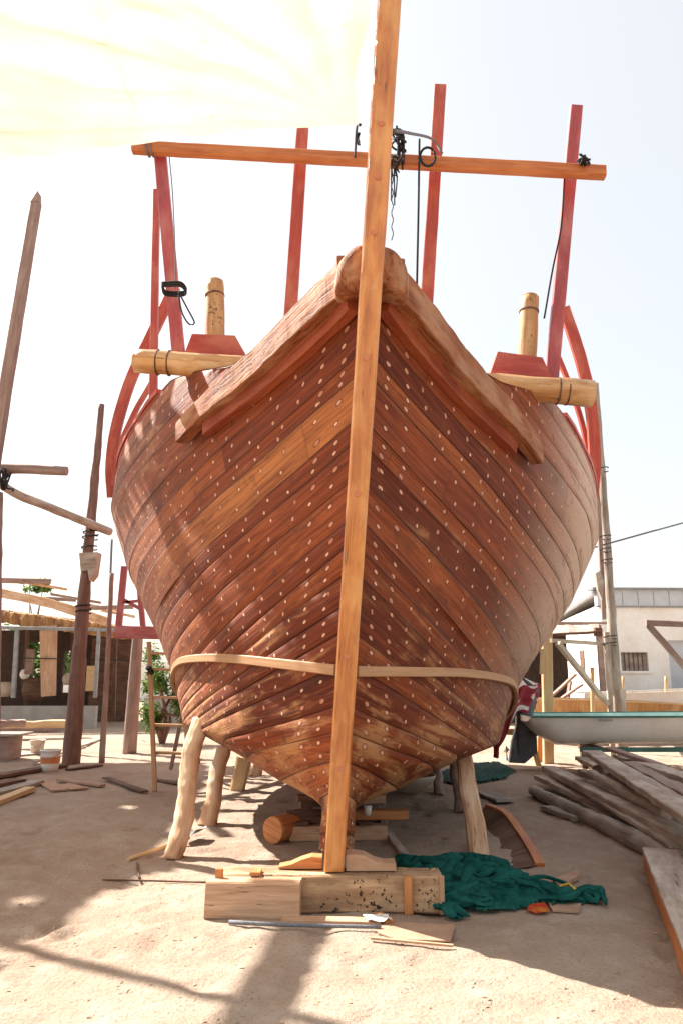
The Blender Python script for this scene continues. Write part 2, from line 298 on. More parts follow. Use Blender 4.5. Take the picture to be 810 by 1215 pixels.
# ------------------------------------------------------------------ mesh builder
class MB:
    def __init__(s): s.v=[]; s.f=[]; s.uv=[]; s.sm=[]; s.uv2=None
    def face(s, idx, uv, smooth=False): s.f.append(tuple(idx)); s.uv.append(tuple(uv)); s.sm.append(smooth)
    def beam(s, pts, w, h, up=(0,0,1), bev=.08, n=None, rough=0.0, w2=None, h2=None, twist=0, seed=0):
        """rectangular section with small chamfers swept along pts; w across, h along 'up'"""
        pts = resample([Vector(p) for p in pts], n or max(2, min(40, int(length(pts)/.15)+1)))
        w2 = w if w2 is None else w2; h2 = h if h2 is None else h2
        up = Vector(up); base = len(s.v); L = 0; us = []
        K = len(pts); ring = 8
        for i, p in enumerate(pts):
            t = (pts[min(i+1,K-1)]-pts[max(i-1,0)]).normalized()
            sd = t.cross(up)
            if sd.length < 1e-4: sd = t.cross(Vector((1,0,0)))
            sd.normalize(); uu = sd.cross(t).normalized()
            a = i/(K-1); ww = (w+(w2-w)*a)/2; hh = (h+(h2-h)*a)/2
            if twist:
                R_ = Matrix.Rotation(twist*a, 3, t); sd = R_@sd; uu = R_@uu
            c = min(ww,hh)*2*bev
            for (x, y) in ((-ww+c,-hh),(ww-c,-hh),(ww,-hh+c),(ww,hh-c),(ww-c,hh),(-ww+c,hh),(-ww,hh-c),(-ww,-hh+c)):
                q = p + sd*x + uu*y
                if rough:
                    nn = noise.noise_vector(q*5+Vector((seed*7.3,0,0)))*rough + noise.noise_vector(q*19+Vector((seed*3.1,0,0)))*rough*.35
                    q = q + nn
                s.v.append(q)
            if i: L += (p-pts[i-1]).length
            us.append(L)
        vv = [0]; dims = [w-.0, .01, h, .01, w, .01, h, .01]
        for x in dims: vv.append(vv[-1]+x)
        for i in range(K-1):
            for j in range(ring):
                j2 = (j+1)%ring
                s.face([base+i*ring+j, base+i*ring+j2, base+(i+1)*ring+j2, base+(i+1)*ring+j],
                       [(us[i],vv[j]),(us[i],vv[j+1]),(us[i+1],vv[j+1]),(us[i+1],vv[j])])
        s.face([base+j for j in range(ring)][::-1], [(.02*j, .01*j) for j in range(ring)])
        s.face([base+(K-1)*ring+j for j in range(ring)], [(.02*j, .01*j) for j in range(ring)])
        return s
    def pole(s, pts, r, r2=None, n=12, rough=0.0, seed=0, k=None, smooth=True, knots=0):
        pts = resample([Vector(p) for p in pts], k or max(2, min(60, int(length(pts)/.1)+1)))
        r2 = r if r2 is None else r2; K = len(pts); base = len(s.v); L = 0; us = []
        ref = Vector((0,0,1)) if abs((pts[-1]-pts[0]).normalized().z) < .9 else Vector((1,0,0))
        for i, p in enumerate(pts):
            t = (pts[min(i+1,K-1)]-pts[max(i-1,0)]).normalized()
            sd = t.cross(ref).normalized(); uu = sd.cross(t).normalized()
            a = i/(K-1); rr = r+(r2-r)*a
            for j in range(n):
                th = 2*math.pi*j/n
                q = p + (sd*math.cos(th)+uu*math.sin(th))*rr
                if rough:
                    q = q + noise.noise_vector(q*3.5+Vector((seed*7.3,0,0)))*rough + noise.noise_vector(q*13+Vector((seed*3.1,0,0)))*rough*.45
                s.v.append(q)
            if i: L += (p-pts[i-1]).length
            us.append(L)
        for i in range(K-1):
            for j in range(n):
                j2 = (j+1)%n; va = j/n*6.28*r; vb = (j+1)/n*6.28*r
                s.face([base+i*n+j, base+i*n+j2, base+(i+1)*n+j2, base+(i+1)*n+j],
                       [(us[i],va),(us[i],vb),(us[i+1],vb),(us[i+1],va)], smooth)
        s.face([base+j for j in range(n)][::-1], [(.03*math.cos(6.28*j/n), r*math.sin(6.28*j/n)) for j in range(n)])
        s.face([base+(K-1)*n+j for j in range(n)], [(.03*math.cos(6.28*j/n), r*math.sin(6.28*j/n)) for j in range(n)])
        return s
    def grid(s, rows, smooth=True, closed=False):
        base = len(s.v); R = len(rows); Cn = len(rows[0])
        for r in rows:
            for q in r: s.v.append(Vector(q))
        for i in range(R-1):
            for j in range(Cn-1):
                a = base+i*Cn+j
                p00, p01, p10 = s.v[a], s.v[a+1], s.v[a+Cn]
                s.face([a, a+1, a+Cn+1, a+Cn], [(j*.1,i*.1),((j+1)*.1,i*.1),((j+1)*.1,(i+1)*.1),(j*.1,(i+1)*.1)], smooth)
        return s
    def prism(s, poly, vec):
        """closed polygon (3D points) extruded by vec"""
        b = len(s.v); n = len(poly); vec = Vector(vec)
        for q in poly: s.v.append(Vector(q))
        for q in poly: s.v.append(Vector(q)+vec)
        L = 0
        for i in range(n):
            j = (i+1)%n; l = (Vector(poly[j])-Vector(poly[i])).length
            s.face([b+i, b+j, b+n+j, b+n+i], [(L,0),(L+l,0),(L+l,vec.length),(L,vec.length)]); L += l
        o = Vector(poly[0])
        ax = (Vector(poly[1])-o).normalized(); nrm = vec.normalized(); ay = nrm.cross(ax)
        uv = [((Vector(q)-o).dot(ax), (Vector(q)-o).dot(ay)) for q in poly]
        s.face([b+i for i in range(n)][::-1], uv[::-1]); s.face([b+n+i for i in range(n)], uv)
        return s
    def box(s, x0, x1, y0, y1, z0, z1):
        return s.prism([(x0,y0,z0),(x1,y0,z0),(x1,y1,z0),(x0,y1,z0)], (0,0,z1-z0))
    def build(s, name, mat, parent=None, **tags):
        me = bpy.data.meshes.new(name)
        vs = s.v
        if parent is None:
            o_loc = tags.pop('loc', None)
            if o_loc is None:
                xs=[q[0] for q in vs]; ys=[q[1] for q in vs]; zs=[q[2] for q in vs]
                o_loc = Vector(((min(xs)+max(xs))/2, (min(ys)+max(ys))/2, min(zs)))
            mat_inv = Matrix.Translation(-Vector(o_loc))
        else:
            mat_inv = W_[parent.name].inverted()
        me.from_pydata([tuple(mat_inv @ Vector(q)) for q in vs], [], s.f)
        uvl = me.uv_layers.new(name='UVMap')
        flat = [c for f in s.uv for p in f for c in p]
        uvl.data.foreach_set('uv', flat)
        if s.uv2:
            u2 = me.uv_layers.new(name='stem'); u2.data.foreach_set('uv', [c for f in s.uv2 for p in f for c in p])
            me.uv_layers['UVMap'].active = True
        me.polygons.foreach_set('use_smooth', s.sm)
        me.materials.append(M[mat] if isinstance(mat, str) else mat)
        me.validate(clean_customdata=False); me.update()
        o = bpy.data.objects.new(name, me); col.objects.link(o)
        if parent is None: o.location = o_loc; W_[o.name] = Matrix.Translation(o_loc)
        else: o.parent = parent; W_[o.name] = W_[parent.name].copy()
        tag(o, **tags)
        return o
W_ = {}
def length(pts):
    pts = [Vector(p) for p in pts]; return sum((pts[i+1]-pts[i]).length for i in range(len(pts)-1))
def resample(pts, n):
    if len(pts) > 2:   # catmull-rom smoothing
        P_ = [pts[0]*2-pts[1]] + pts + [pts[-1]*2-pts[-2]]; out = []
        for i in range(1, len(P_)-2):
            for k in range(8):
                t = k/8; a,b,c,d = P_[i-1],P_[i],P_[i+1],P_[i+2]
                out.append(.5*((2*b)+(c-a)*t+(2*a-5*b+4*c-d)*t*t+(3*b-a-3*c+d)*t**3))
        out.append(pts[-1]); pts = out
    ds = [0]
    for i in range(1, len(pts)): ds.append(ds[-1]+(pts[i]-pts[i-1]).length)
    res = []; j = 0
    for i in range(n):
        s_ = ds[-1]*i/(n-1)
        while j < len(ds)-2 and ds[j+1] < s_: j += 1
        t = (s_-ds[j])/max(1e-9, ds[j+1]-ds[j]); res.append(pts[j].lerp(pts[j+1], min(1,max(0,t))))
    return res
def tag(o, label=None, cat=None, group=None, kind=None):
    if label: o['label'] = label
    if cat: o['category'] = cat
    if group: o['group'] = group
    if kind: o['kind'] = kind
def thing(name, loc, label, cat, group=None, ry=0, rz=0):
    o = bpy.data.objects.new(name, None); col.objects.link(o); o.empty_display_size = .2
    o.location = loc; o.rotation_euler = (0, ry, rz)
    W_[o.name] = Matrix.Translation(Vector(loc)) @ Matrix.Rotation(rz, 4, 'Z') @ Matrix.Rotation(ry, 4, 'Y')
    tag(o, label, cat, group); return o

# ================================================================== SETTING : ground
def axis(lo, hi, step, far, grow=1.25):
    a = list(np.arange(lo, hi+1e-6, step)); s = step; x = lo; left = []
    while x > -far: s *= grow; x -= s; left.append(x)
    s = step; x = a[-1]; right = []
    while x < far: s *= grow; x += s; right.append(x)
    return left[::-1] + a + right
def grow(a, far, g_=1.18):
    s_ = abs(a[1]-a[0]); out = list(a); x = out[-1]; s_ = abs(out[-1]-out[-2])
    while abs(x) < far: s_ *= g_; x += s_; out.append(x)
    return out
xr = grow(list(np.arange(0, 3.6, .035))+list(np.arange(3.6, 7, .08)), 900); xs = [-x for x in xr[:0:-1]]+xr
yf = list(np.arange(2.8, 8.6, .035))+list(np.arange(8.6, 17, .09)); ys = [-900,-300,-80,-20,-5,0,1.5,2.4]+grow(yf, 900)
rf = random.Random(31); prints = {}
def addp(x, y, th, L_=.14, W_p=.052, dp=.020):
    for ci in range(int((x-.3)//.5), int((x+.3)//.5)+1):
        for cj in range(int((y-.3)//.5), int((y+.3)//.5)+1):
            prints.setdefault((ci, cj), []).append((x, y, math.cos(th), math.sin(th), L_, W_p, dp))
for tr in range(11):
    x, y, th = rf.uniform(-3.5,3.2), rf.uniform(3,9), rf.uniform(0,6.28)
    for st_ in range(10):
        th += rf.gauss(0,.15); x += .62*math.cos(th); y += .62*math.sin(th); o = .11*(1 if st_%2 else -1)
        addp(x-o*math.sin(th), y+o*math.cos(th), th, dp=rf.uniform(.010,.024))
for _ in range(150): addp(rf.uniform(-4,3.5), rf.uniform(3.2,10), rf.uniform(0,3), rf.uniform(.05,.16), rf.uniform(.04,.1), rf.uniform(.006,.018))
def gz(x, y):
    q = Vector((x, y, 0))
    z = noise.noise(q*.7)*.018 + noise.noise(q*2.3)*.013 + noise.noise(q*6.5)*.008 + noise.noise(q*15)*.004
    f = noise.noise(Vector((x*4.2, y*4.2, 5)))
    z -= max(0, f-.22)*.045
    for (px, py, c, s_, L_, W_p, dp) in prints.get((int(x//.5), int(y//.5)), ()):
        dx, dy = x-px, y-py; a = (dx*c+dy*s_)/L_; b = (-dx*s_+dy*c)/W_p; r2 = a*a+b*b
        if r2 < 6: z += -dp*math.exp(-r2**2*.7) + dp*.35*math.exp(-(math.sqrt(r2)-1.45)**2*9)
    fade = 1 if (abs(x) < 9 and y < 22) else 0
    return (z-.004)*fade
g = MB(); nx = len(xs)
for y in ys:
    for x in xs: g.v.append(Vector((x, y, gz(x, y) if (-8 < x < 8 and 2 < y < 20) else 0.0)))
for j in range(len(ys)-1):
    for i in range(nx-1):
        a = j*nx+i; g.face([a, a+1, a+nx+1, a+nx], [(0,0)]*4, True)
g.build('ground', 'sand', kind='structure', loc=(0,0,0))

# ================================================================== THE DHOW
ROLL = math.radians(3.5); SX = -.06
WZ = [.24,.40,.5,.6,.9,1.3,1.8,2.5,3.3,4.0,4.7]
WV = [.09,.14,.40,.92,1.82,1.987,2.283,2.751,3.115,3.115,3.06]
LV = [4.153,4.676,5.294]; PV = [2.719,2.271,1.498]
def stemY(z): return 5.80-.27*(z-.16)
def hb(Y, z):
    w = np.interp(z, WZ, WV); Lz = np.interp(z, [.4,1.5,4.5], LV); pw = np.interp(z, [.4,1.5,4.5], PV)
    t = min(1, max(0, (Y-stemY(z))/Lz)); b = .05+(w-.05)*(1-(1-t)**pw)
    kk = min(1, max(0, (1.05-z)/.5))*.52; b *= 1-kk+kk*min(1, t/.22); lo = min(1, max(0, (.78-z)/.35)); b = max(b, .05 + .075*lo*min(1, max(0, Y-stemY(z))/.18))
    Yt = stemY(z)+Lz; s = min(1, max(0, (Y-Yt)/(15.5-Yt)))
    return float(b*(1-s*s))
def BW(x, y, z):   # boat frame -> world
    return Vector((x*math.cos(ROLL)+z*math.sin(ROLL)+SX, y, z*math.cos(ROLL)-x*math.sin(ROLL)))
NS = 23
zz = np.linspace(.24, 4.0, 200); bb = np.array([hb(9.8, z) for z in zz])
gg = np.concatenate([[0], np.cumsum(np.hypot(np.diff(zz), np.diff(bb)))]); gg /= gg[-1]
def zsheer(Y): return float(np.interp(Y, [4.5,4.9,5.5,6,6.5,7,7.5,8,9,10,12,13.5,15.5], [4.24,4.15,3.95,3.98,4.12,4.22,4.16,4.02,3.89,3.83,4.0,4.5,5.2]))
def ZS(vn): return .24+4.96*vn
def strake_z(Y, v, YY0):
    zs = ZS(v); vm = (v-.14)/.86; zm = float(np.interp(vm, gg, zz)) if vm > 0 else .24+vm*4.0
    t = min(1, max(0, (Y-YY0)/5.5)); h = 1-(1-t)**(1.75+1.1*(1-v))
    z = zs+(zm-zs)*h; top = 5.2+(4.0-5.2)*h
    k = min(1, max(0, (Y-7.5)/2.0)); k = k*k*(3-2*k)
    z = z*(1+k*(zsheer(Y)/top-1)*v**2.5)
    return max(.24, min(z, zsheer(Y)))
dhow = thing('wooden_dhow', (SX, 5.7, 0), 'large wooden dhow under construction with nailed red-brown plank hull propped on timber blocks', 'boat', ry=ROLL)
hm = MB(); hm.uv2 = []
fr = [0,.05,.3,.7,.95]; rows_v = [k+f for k in range(NS) for f in fr]+[NS]
rb = random.Random(21)
BND = [k/NS + (rb.uniform(-.30,.30)/NS if 0<k<NS else 0) for k in range(NS+1)]
def vmap(v):
    k = min(NS-1, int(v)); return BND[k]+(BND[k+1]-BND[k])*(v-k)
ncol = 150
for side in (-1, 1):
    base = len(hm.v); uvg = []
    for v in rows_v:
        vn = vmap(v); Y0 = stemY(min(4.26, ZS(vn)))
        f = v-math.floor(v)
        k = math.floor(v)
        dp = -.004 if f == 0 else 0
        dp += (.010*math.sin(k*12.9+side) if f else 0)
        row = []
        for c in range(ncol):
            a = c/(ncol-1); Y = Y0+(15.5-Y0)*a**1.15
            z = strake_z(Y, vn, Y0); b = hb(Y, z)
            b = max(.045, b+dp + noise.noise(Vector((Y*1.1, vn*9, side*3)))*.012*min(1,(Y-Y0)))
            zw = z + noise.noise(Vector((Y*.9, k*3.7, side*5)))*.012*(1 if 0<v<NS else 0)
            hm.v.append(BW(side*b, Y, zw))
            # strake width at this point
            z2 = strake_z(Y, min(1, vn+.9*(BND[min(NS,k+1)]-BND[min(NS-1,k)])), Y0) if vn < .97 else strake_z(Y, vn-1/NS, Y0)
            b2 = hb(Y, z2); wd = math.hypot(z2-z, b2-b)
            row.append((Y, v, Y-Y0, max(.1,min(.5,wd))))
        uvg.append(row)
    for i in range(len(rows_v)-1):
        for c in range(ncol-1):
            if (hm.v[base+i*ncol+c]-hm.v[base+(i+1)*ncol+c]).length < 1e-4 and (hm.v[base+i*ncol+c+1]-hm.v[base+(i+1)*ncol+c+1]).length < 1e-4: continue
            a = base+i*ncol+c; idx = [a, a+1, a+ncol+1, a+ncol]; q = [uvg[i][c], uvg[i][c+1], uvg[i+1][c+1], uvg[i+1][c]]
            if side < 0: idx = idx[::-1]; q = q[::-1]
            hm.face(idx, [(x[0], min(x[1], NS-1e-3)) for x in q], True); hm.uv2.append([(x[2], x[3]) for x in q])
hull = hm.build('hull', 'hull', dhow)
# inner side & deck
dm = MB()
for c in range(40):
    pass
rows = []
for c in range(50):
    Y = 4.9+(15.2-4.9)*c/49; z = 3.62 if Y < 12.5 else 3.62+(Y-12.5)*.12; b = max(.02, hb(Y, z)-.06)
    rows.append([BW(b*t, Y, z) for t in (-1,-.5,0,.5,1)])
dm.grid(rows, False); dm.build('deck', 'grey', dhow)
# keel
MB().beam([BW(0,5.66,.215), BW(0,14.9,.21)], .13, .13, n=20).build('keel', 'dark', dhow)
# stem post : front line given in the world, fitted to the lean of the boat
def stemc(z): return P(0,0,1) if False else None
sf = []
for i in range(25):
    a = i/24; z = .235+(6.9-.235)*a
    Y = 5.36-.242*(z-.235); x = -.052+.364*(z-.235)/5.6 ; w = (.132+.022*min(1,a*1.1))/2
    sf.append((x, Y, z, w))
st = MB(); us=0
for i,(x,Y,z,w) in enumerate(sf):
    yb = stemY(min(z,4.6))+.10 if z < 4.45 else Y+.24
    yb = yb if z < 4.2 else (Y+.24 if z > 4.7 else (stemY(z)+.1)*(1-(z-4.2)/.5)+(Y+.24)*(z-4.2)/.5)
    c = .012
    for (dx,y) in ((-w, yb),(-w,Y+c),(-w+c,Y),(w-c,Y),(w,Y+c),(w,yb)):
        q = Vector((x+dx, y, z)); q += noise.noise_vector(q*2.5)*.004
        st.v.append(q)
vv=[0,.3,.315,.44,.455,.75]
for i in range(24):
    for j in range(5):
        a=i*6+j; u0=sf[i][2]; u1=sf[i+1][2]
        st.face([a,a+1,a+7,a+6],[(u0,vv[j]),(u0,vv[j+1]),(u1,vv[j+1]),(u1,vv[j])])
    a=i*6; st.face([a+5,a,a+6,a+11],[(sf[i][2],0),(sf[i][2],.14),(sf[i+1][2],.14),(sf[i+1][2],0)])
st.face([5,4,3,2,1,0],[(0,.1*j) for j in range(6)]); st.face([144+j for j in range(6)],[(0,.1*j) for j in range(6)])
stem = st.build('stem_post', 'stem', dhow)
# bolt plugs on the stem face
for z in (.9, 1.62, 2.65, 3.5, 4.28, 4.62, 4.95):
    x = -.052+.364*(z-.235)/5.6; Y = 5.36-.242*(z-.235)
    MB().pole([(x,Y-.003,z),(x,Y+.02,z)], .024, n=14, k=2, smooth=False).build('bolt_plug', 'plugp', stem)
# head rails : thick planks lying along the bow
for side in (-1, 1):
    pts = []
    for Y, z, o in ((4.60,4.13,.10),(4.74,4.11,.11),(4.95,4.04,.11),(5.5,3.80,.12),(6.0,3.645,.12),(6.43,3.50,.10)):
        pts.append(BW(side*(hb(Y,z)+o), Y, z))
    MB().beam(pts, .15, .24, n=60, bev=.05, rough=.011, w2=.11, h2=.19, seed=side).build('head_rail', 'rail', dhow)
    pts = [BW(side*(hb(Y,z-.19)+.055), Y, z-.19+.02) for Y, z in ((4.72,4.10),(4.95,4.04),(5.5,3.80),(5.9,3.68),(6.15,3.60))]
    pts = [p+Vector((0,0,.035)) for p in pts]
    MB().beam(pts, .085, .13, n=50, bev=.06, rough=.006, seed=side+4).build('under_rail', 'redwood', dhow)
    # bent batten round the hull
    pts = []
    for Y, z in ((5.43,1.53),(5.52,1.535),(5.9,1.555),(6.4,1.575),(7,1.565),(7.6,1.52),(8.2,1.39),(8.8,1.23),(9.4,1.08),(10.2,.95)):
        pts.append(BW(side*(hb(Y,z)+.022), Y, z+ (0)))
    MB().beam(pts, .045, .075, n=60, bev=.15, w2=.04, h2=.06).build('bent_batten', 'wale', dhow)
    # sheer capping
    pts = [BW(side*(hb(Y, zsheer(Y))-.01), Y, zsheer(Y)+.02) for Y in (7.3,7.6,8.4,9.2,10,11,12,13,14,15)]
    MB().beam(pts, .07, .05, n=60, bev=.12, rough=.004).build('sheer_cap', 'red', dhow)
rows = []
for i in range(19):
    ph = math.pi*i/18; row = []
    for j in range(33):
        th = 2*math.pi*j/32
        sx_, sy_, sz_ = math.sin(ph)*math.cos(th), math.sin(ph)*math.sin(th), math.cos(ph)
        f_ = lambda c: math.copysign(abs(c)**.62, c)
        dz = -.10*abs(sx_)**1.5
        q = BW(.012+.245*f_(sx_), 4.66+.165*f_(sy_), 4.145+.165*f_(sz_)+dz); q += noise.noise_vector(q*7)*.014+noise.noise_vector(q*22)*.005
        row.append(q)
    rows.append(row)
rh = MB().grid(rows); rh.uv = [tuple((v*1.3, u*.6) for u, v in f) for f in rh.uv]
rh.build('rail_head', 'rail', dhow)
# thwartship beam log and bitts
a_, b_ = P(161,428,6.6), P(702,467,6.6)
lg = MB().pole([a_, a_.lerp(b_,.25), a_.lerp(b_,.5), a_.lerp(b_,.75), b_], .112, .122, n=22, rough=.012, k=50)
log = lg.build('beam_log', 'log', dhow)
for t, base in ((.05,a_),(.075,a_),(.945,a_),(.925,a_)):
    c = a_.lerp(b_, t); dr = (b_-a_).normalized()
    MB().pole([c-dr*.006, c+dr*.006], .1215 if t<.5 else .127, n=22, k=2).build('groove_band', 'dark', log)
for side, (bx, by), (tx, ty), ym in ((-1,(256,400),(255,335),6.85),(1,(622,425),(628,353),6.85)):
    b0 = P(bx,by+35,ym); b1 = P(tx,ty,ym)
    bt = MB().pole([b0, b0.lerp(b1,.5), b1], .10, .088, n=18, rough=.008, k=16).build('bitt', 'bitt', dhow)
    MB().pole([b0.lerp(b1,.83), b0.lerp(b1,.85)], .096, n=18, k=2).build('groove_band', 'dark', bt)
    MB().pole([b1, b1+(b1-b0).normalized()*.02], .086,.07, n=18, k=2).build('bitt_top', 'wale', bt)
    cx = bx-3
    poly = [P(cx-38 if side<0 else cx-42,430,6.75), P(cx+44,430,6.75), P(cx+26,398 if side<0 else 424,6.75), P(cx-25,396 if side<0 else 418,6.75)]
    if side > 0: poly = [P(578,452,6.72), P(660,460,6.72), P(643,424,6.72), P(590,417,6.72)]
    MB().prism(poly, (0,.32,0)).build('chock', 'red', dhow)
# red uprights and the crossbeam
UY = 6.45
for (x0,y0),(x1,y1),yy,mt in (((190,180),(214,440),UY,'redp'),((359,153),(343,400),UY,'red'),((521.5,102),(503,400),UY,'red'),((683,127),(653,460),UY,'redp'),
                          ((186,226),(182,480),8.3,'red')):
    MB().beam([P(x0,y0,yy), P(x1,y1,yy+(.45 if yy<7 else 0))], .115 if yy<7 else .075, .075, up=(0,1,0), n=12, rough=.003, w2=.125 if yy<7 else .09).build('upright', mt, dhow)
c0, c1 = P(158,175,6.33), P(717,205,6.33)
xb = MB().beam([c0, c0.lerp(c1,.5)+Vector((0,0,-.0)), c1], .10, .115, n=30, rough=.004, bev=.18, h2=.125).build('crossbeam', 'beam', dhow)
# curved side timbers behind
for ptsx, yy, w in (([(208,340),(180,398),(155,452),(139,505),(132,552),(134,590)], 8.7, .135), ([(184,448),(160,490),(143,530),(135,575)], 8.9, .05),
                ([(668,365),(688,425),(700,480),(705,545),(702,590)], 8.7, .14), ([(660,420),(680,470),(694,520),(702,570)], 8.9, .055)):
    pts = [P(x,y,yy+.15*i) for i,(x,y) in enumerate(ptsx)]
    MB().beam(pts, w, .07, up=(0,1,0), n=26, rough=.003).build('curved_timber', 'red', dhow)
# frames along the deck aft (seen from beside)
for Y in (8.6, 10.2, 11.8, 13.4):
    for side in (-1,1):
        b = hb(Y,4.0)-.12
        MB().beam([BW(side*b,Y,3.5), BW(side*(b-.02),Y,zsheer(Y)+.02)], .09,.09, up=(0,1,0), n=4).build('frame_head', 'dark', dhow)

# ================================================================== ROPES
def rope(name, pts, r, label, mat='rope', n=6, k=None, cat='rope', group=None):
    return MB().pole(pts, r, n=n, k=k or max(8, int(length(pts)/.03))).build(name, mat, label=label, cat=cat, group=group)
def tangle(c, n, r, sx, sz, rr, name, label, seed=0, fall=.3, mat='rope'):
    rn = random.Random(seed); m = MB()
    for i in range(n):
        pts = [Vector(c)+Vector((rn.uniform(-sx,sx), rn.uniform(-.05,.05)*2, rn.uniform(-sz,sz))) for _ in range(5)]
        if rn.random() < .5: pts.append(pts[-1]+Vector((rn.uniform(-.02,.02),0,-fall*rn.random())))
        m.pole(pts, rr, n=5, k=36)
    return m.build(name, mat, label=label, cat='rope')
tangle(P(473,165,6.2), 7, .05, .07, .10, .010, 'tangled_rope', 'tangle of black rope on the crossbeam just right of the stem post', 1, .35)
tangle(P(470,195,6.22), 5, .05, .05, .12, .007, 'frayed_rope', 'frayed black rope ends hanging below the crossbeam beside the stem post', 9, .4)
lc = P(507,186,6.2)
rope('rope_loop', [lc+Vector((.07*math.cos(t),0,.10*math.sin(t))) for t in np.linspace(.8,6.9,14)], .012, 'small black rope loop hanging at the second upright from the right')
rope('tie_rope', [P(468,155,4.3), P(485,158,5.2), P(512,165,6.3), P(524,182,6.36)], .012, 'thin cord stretched from the stem post to the red upright', 'ropeg')
rope('hanging_line', [P(497,165,6.2), P(496,240,6.2), P(494,340,6.2)], .011, 'straight dark line hanging down between stem post and red upright', 'rope')
rope('braided_line', [P(465+ (1.2 if i%2 else -1), 205+i*8, 6.2) for i in range(11)], .005, 'thin wavy braided line hanging close to the stem post')
rope('side_line', [P(669,212,6.3), P(665,270,6.35), P(655,320,6.5), P(645,378,6.7)], .009, 'dark slack line running down inside the far right red upright')
rope('left_line', [P(201,185,6.36), P(205,230,6.4), P(208,300,6.4), P(208,342,6.4)], .006, 'thin cord running down the leftmost red upright', 'ropeg')
lc = P(206,345,6.4)
lash = MB()
for kx in range(3):
    lash.pole([lc+Vector((-.085,-.08,.02*kx)), lc+Vector((.085,-.08,.02*kx)), lc+Vector((.09,.08,.02*kx)), lc+Vector((-.09,.08,.02*kx)), lc+Vector((-.085,-.08,.02*kx))], .010, n=5, k=30)
lash.pole([P(212,346,6.3), P(222,365,6.3), P(231,383,6.3), P(224,384,6.3), P(216,370,6.3), P(212,350,6.3)], .008, n=5, k=30)
lash.build('rope_lashing', 'rope', label='black rope lashing with a drooping loop round the leftmost red upright', cat='rope')
tangle(P(692,192,6.25), 6, .05, .05, .05, .009, 'knotted_rope', 'black rope knot near the right end of the crossbeam', 4, .1)
tangle(P(424,165,6.2), 3, .03, .02, .05, .007, 'short_rope', 'short black rope hanging from the tarp corner left of the stem post', 6, .2)
rope('tarp_tie', [P(427,148,4.3), P(423,152,5.4), P(421,186,6.27)], .010, 'dark rope tying the tarp corner back to the crossbeam')
# lashings round the left end of the crossbeam
lc = P(173,176,6.33)
MB().pole([lc+Vector((-.0+.01*i, .075*math.cos(i*1.57+.78), .08*math.sin(i*1.57+.78))) for i in range(9)], .008, n=5, k=50).build('end_lashing', 'ropeg', label='cord wound round the left tip of the crossbeam', cat='rope')

# ================================================================== TARP
C_, D_, E_, F_ = P(426,147,4.3), Vector((-5,7,6.6)), Vector((1.25,1.3,5.7)), Vector((-6,1.0,6.4))
rows = []
n_ = 90
for i in range(n_+1):
    a = i/n_; row = []
    for j in range(n_+1):
        b = j/n_
        # scalloped edges
        p0 = C_.lerp(D_, a); p1 = E_.lerp(F_, a); q = p0.lerp(p1, b)
        ctr = (C_+D_+E_+F_)/4
        inw = (ctr-q); ea = math.sin(math.pi*b)*(1-a)**3*.30 + math.sin(math.pi*a)*(1-b)**3*.04
        q = q + Vector((inw.x, inw.y, 0)).normalized()*ea
        q.x -= .055*math.exp(-((b-.10)/.07)**2)*(1-a)**8
        q.z -= .35*math.sin(math.pi*a)*math.sin(math.pi*b)
        an_ = math.atan2(b+.001, a+.001); rd_ = math.hypot(a, b)
        q.z += .05*min(rd_, .35)*math.sin(an_*23+3*noise.noise(Vector((a*4,b*4,1)))) + .02*min(rd_,.3)*math.sin(an_*61)
        q.z += .05*noise.noise(Vector((a*3, b*9, 0))) + .02*noise.noise(Vector((a*11, b*25, 4)))
        row.append(q)
    rows.append(row)
tm = MB().grid(rows, True)
tm.uv = [tuple((u*.46, v*.46) for u, v in f) for f in tm.uv]
tm.build('tarp', 'tarp', label='cream sunlit canvas tarp stretched overhead from the stem post', cat='tarp')

# unseen sheet added high to the left : casts shade on yard and hull
H = 8.5; OX, OY = -.85*H, .6*H
poly = [(-2.6,4.5),(-1.8,4.75),(-1.62,6.1),(-1.35,6.5),(-1.62,7.6),(-1.75,9),(-1.9,11.5),(-2.3,13.8),(-5,13.9),(-9.5,14),(-9.5,5.4),(-5,5.0)]
t = thing('added_shade_sheet', (-11.5,14,0), 'dark sheet added out of view on poles to cast shade on sand and hull', 'shade cloth')
sh = MB(); rn = random.Random(3)
import bisect
poly2 = [(.25,6.3),(-.1,7.2),(-.5,8.3),(-.5,9.6),(.1,9.2),(.9,7.5),(1.6,6.0),(1.9,4.2),(1.2,4.2),(.9,5.2)]  # extra patch of the added sheet, shaped to shade the upper left hull
XS = np.linspace(-9.5, 1.95, 98); YS = np.linspace(4.1, 14, 84)
def inside(x, y, poly):
    c = False; n = len(poly)
    for i in range(n):
        x0,y0 = poly[i]; x1,y1 = poly[(i+1)%n]
        if (y0>y) != (y1>y) and x < (x1-x0)*(y-y0)/(y1-y0)+x0: c = not c
    return c
vid = {}
def vv_(i, j):
    if (i,j) not in vid:
        vid[(i,j)] = len(sh.v); x, y = XS[i], YS[j]
        sh.v.append(Vector((x+OX+.03*rn.uniform(-1,1), y+OY+.03*rn.uniform(-1,1), H+.1*noise.noise(Vector((x,y,0))))))
    return vid[(i,j)]
holes = ((-2.1,5.6),(-3.0,8.6),(-2.5,9.3),(-3.6,9.5),(-3.3,7.9),(-2.9,12.1),(-3.9,8.2))
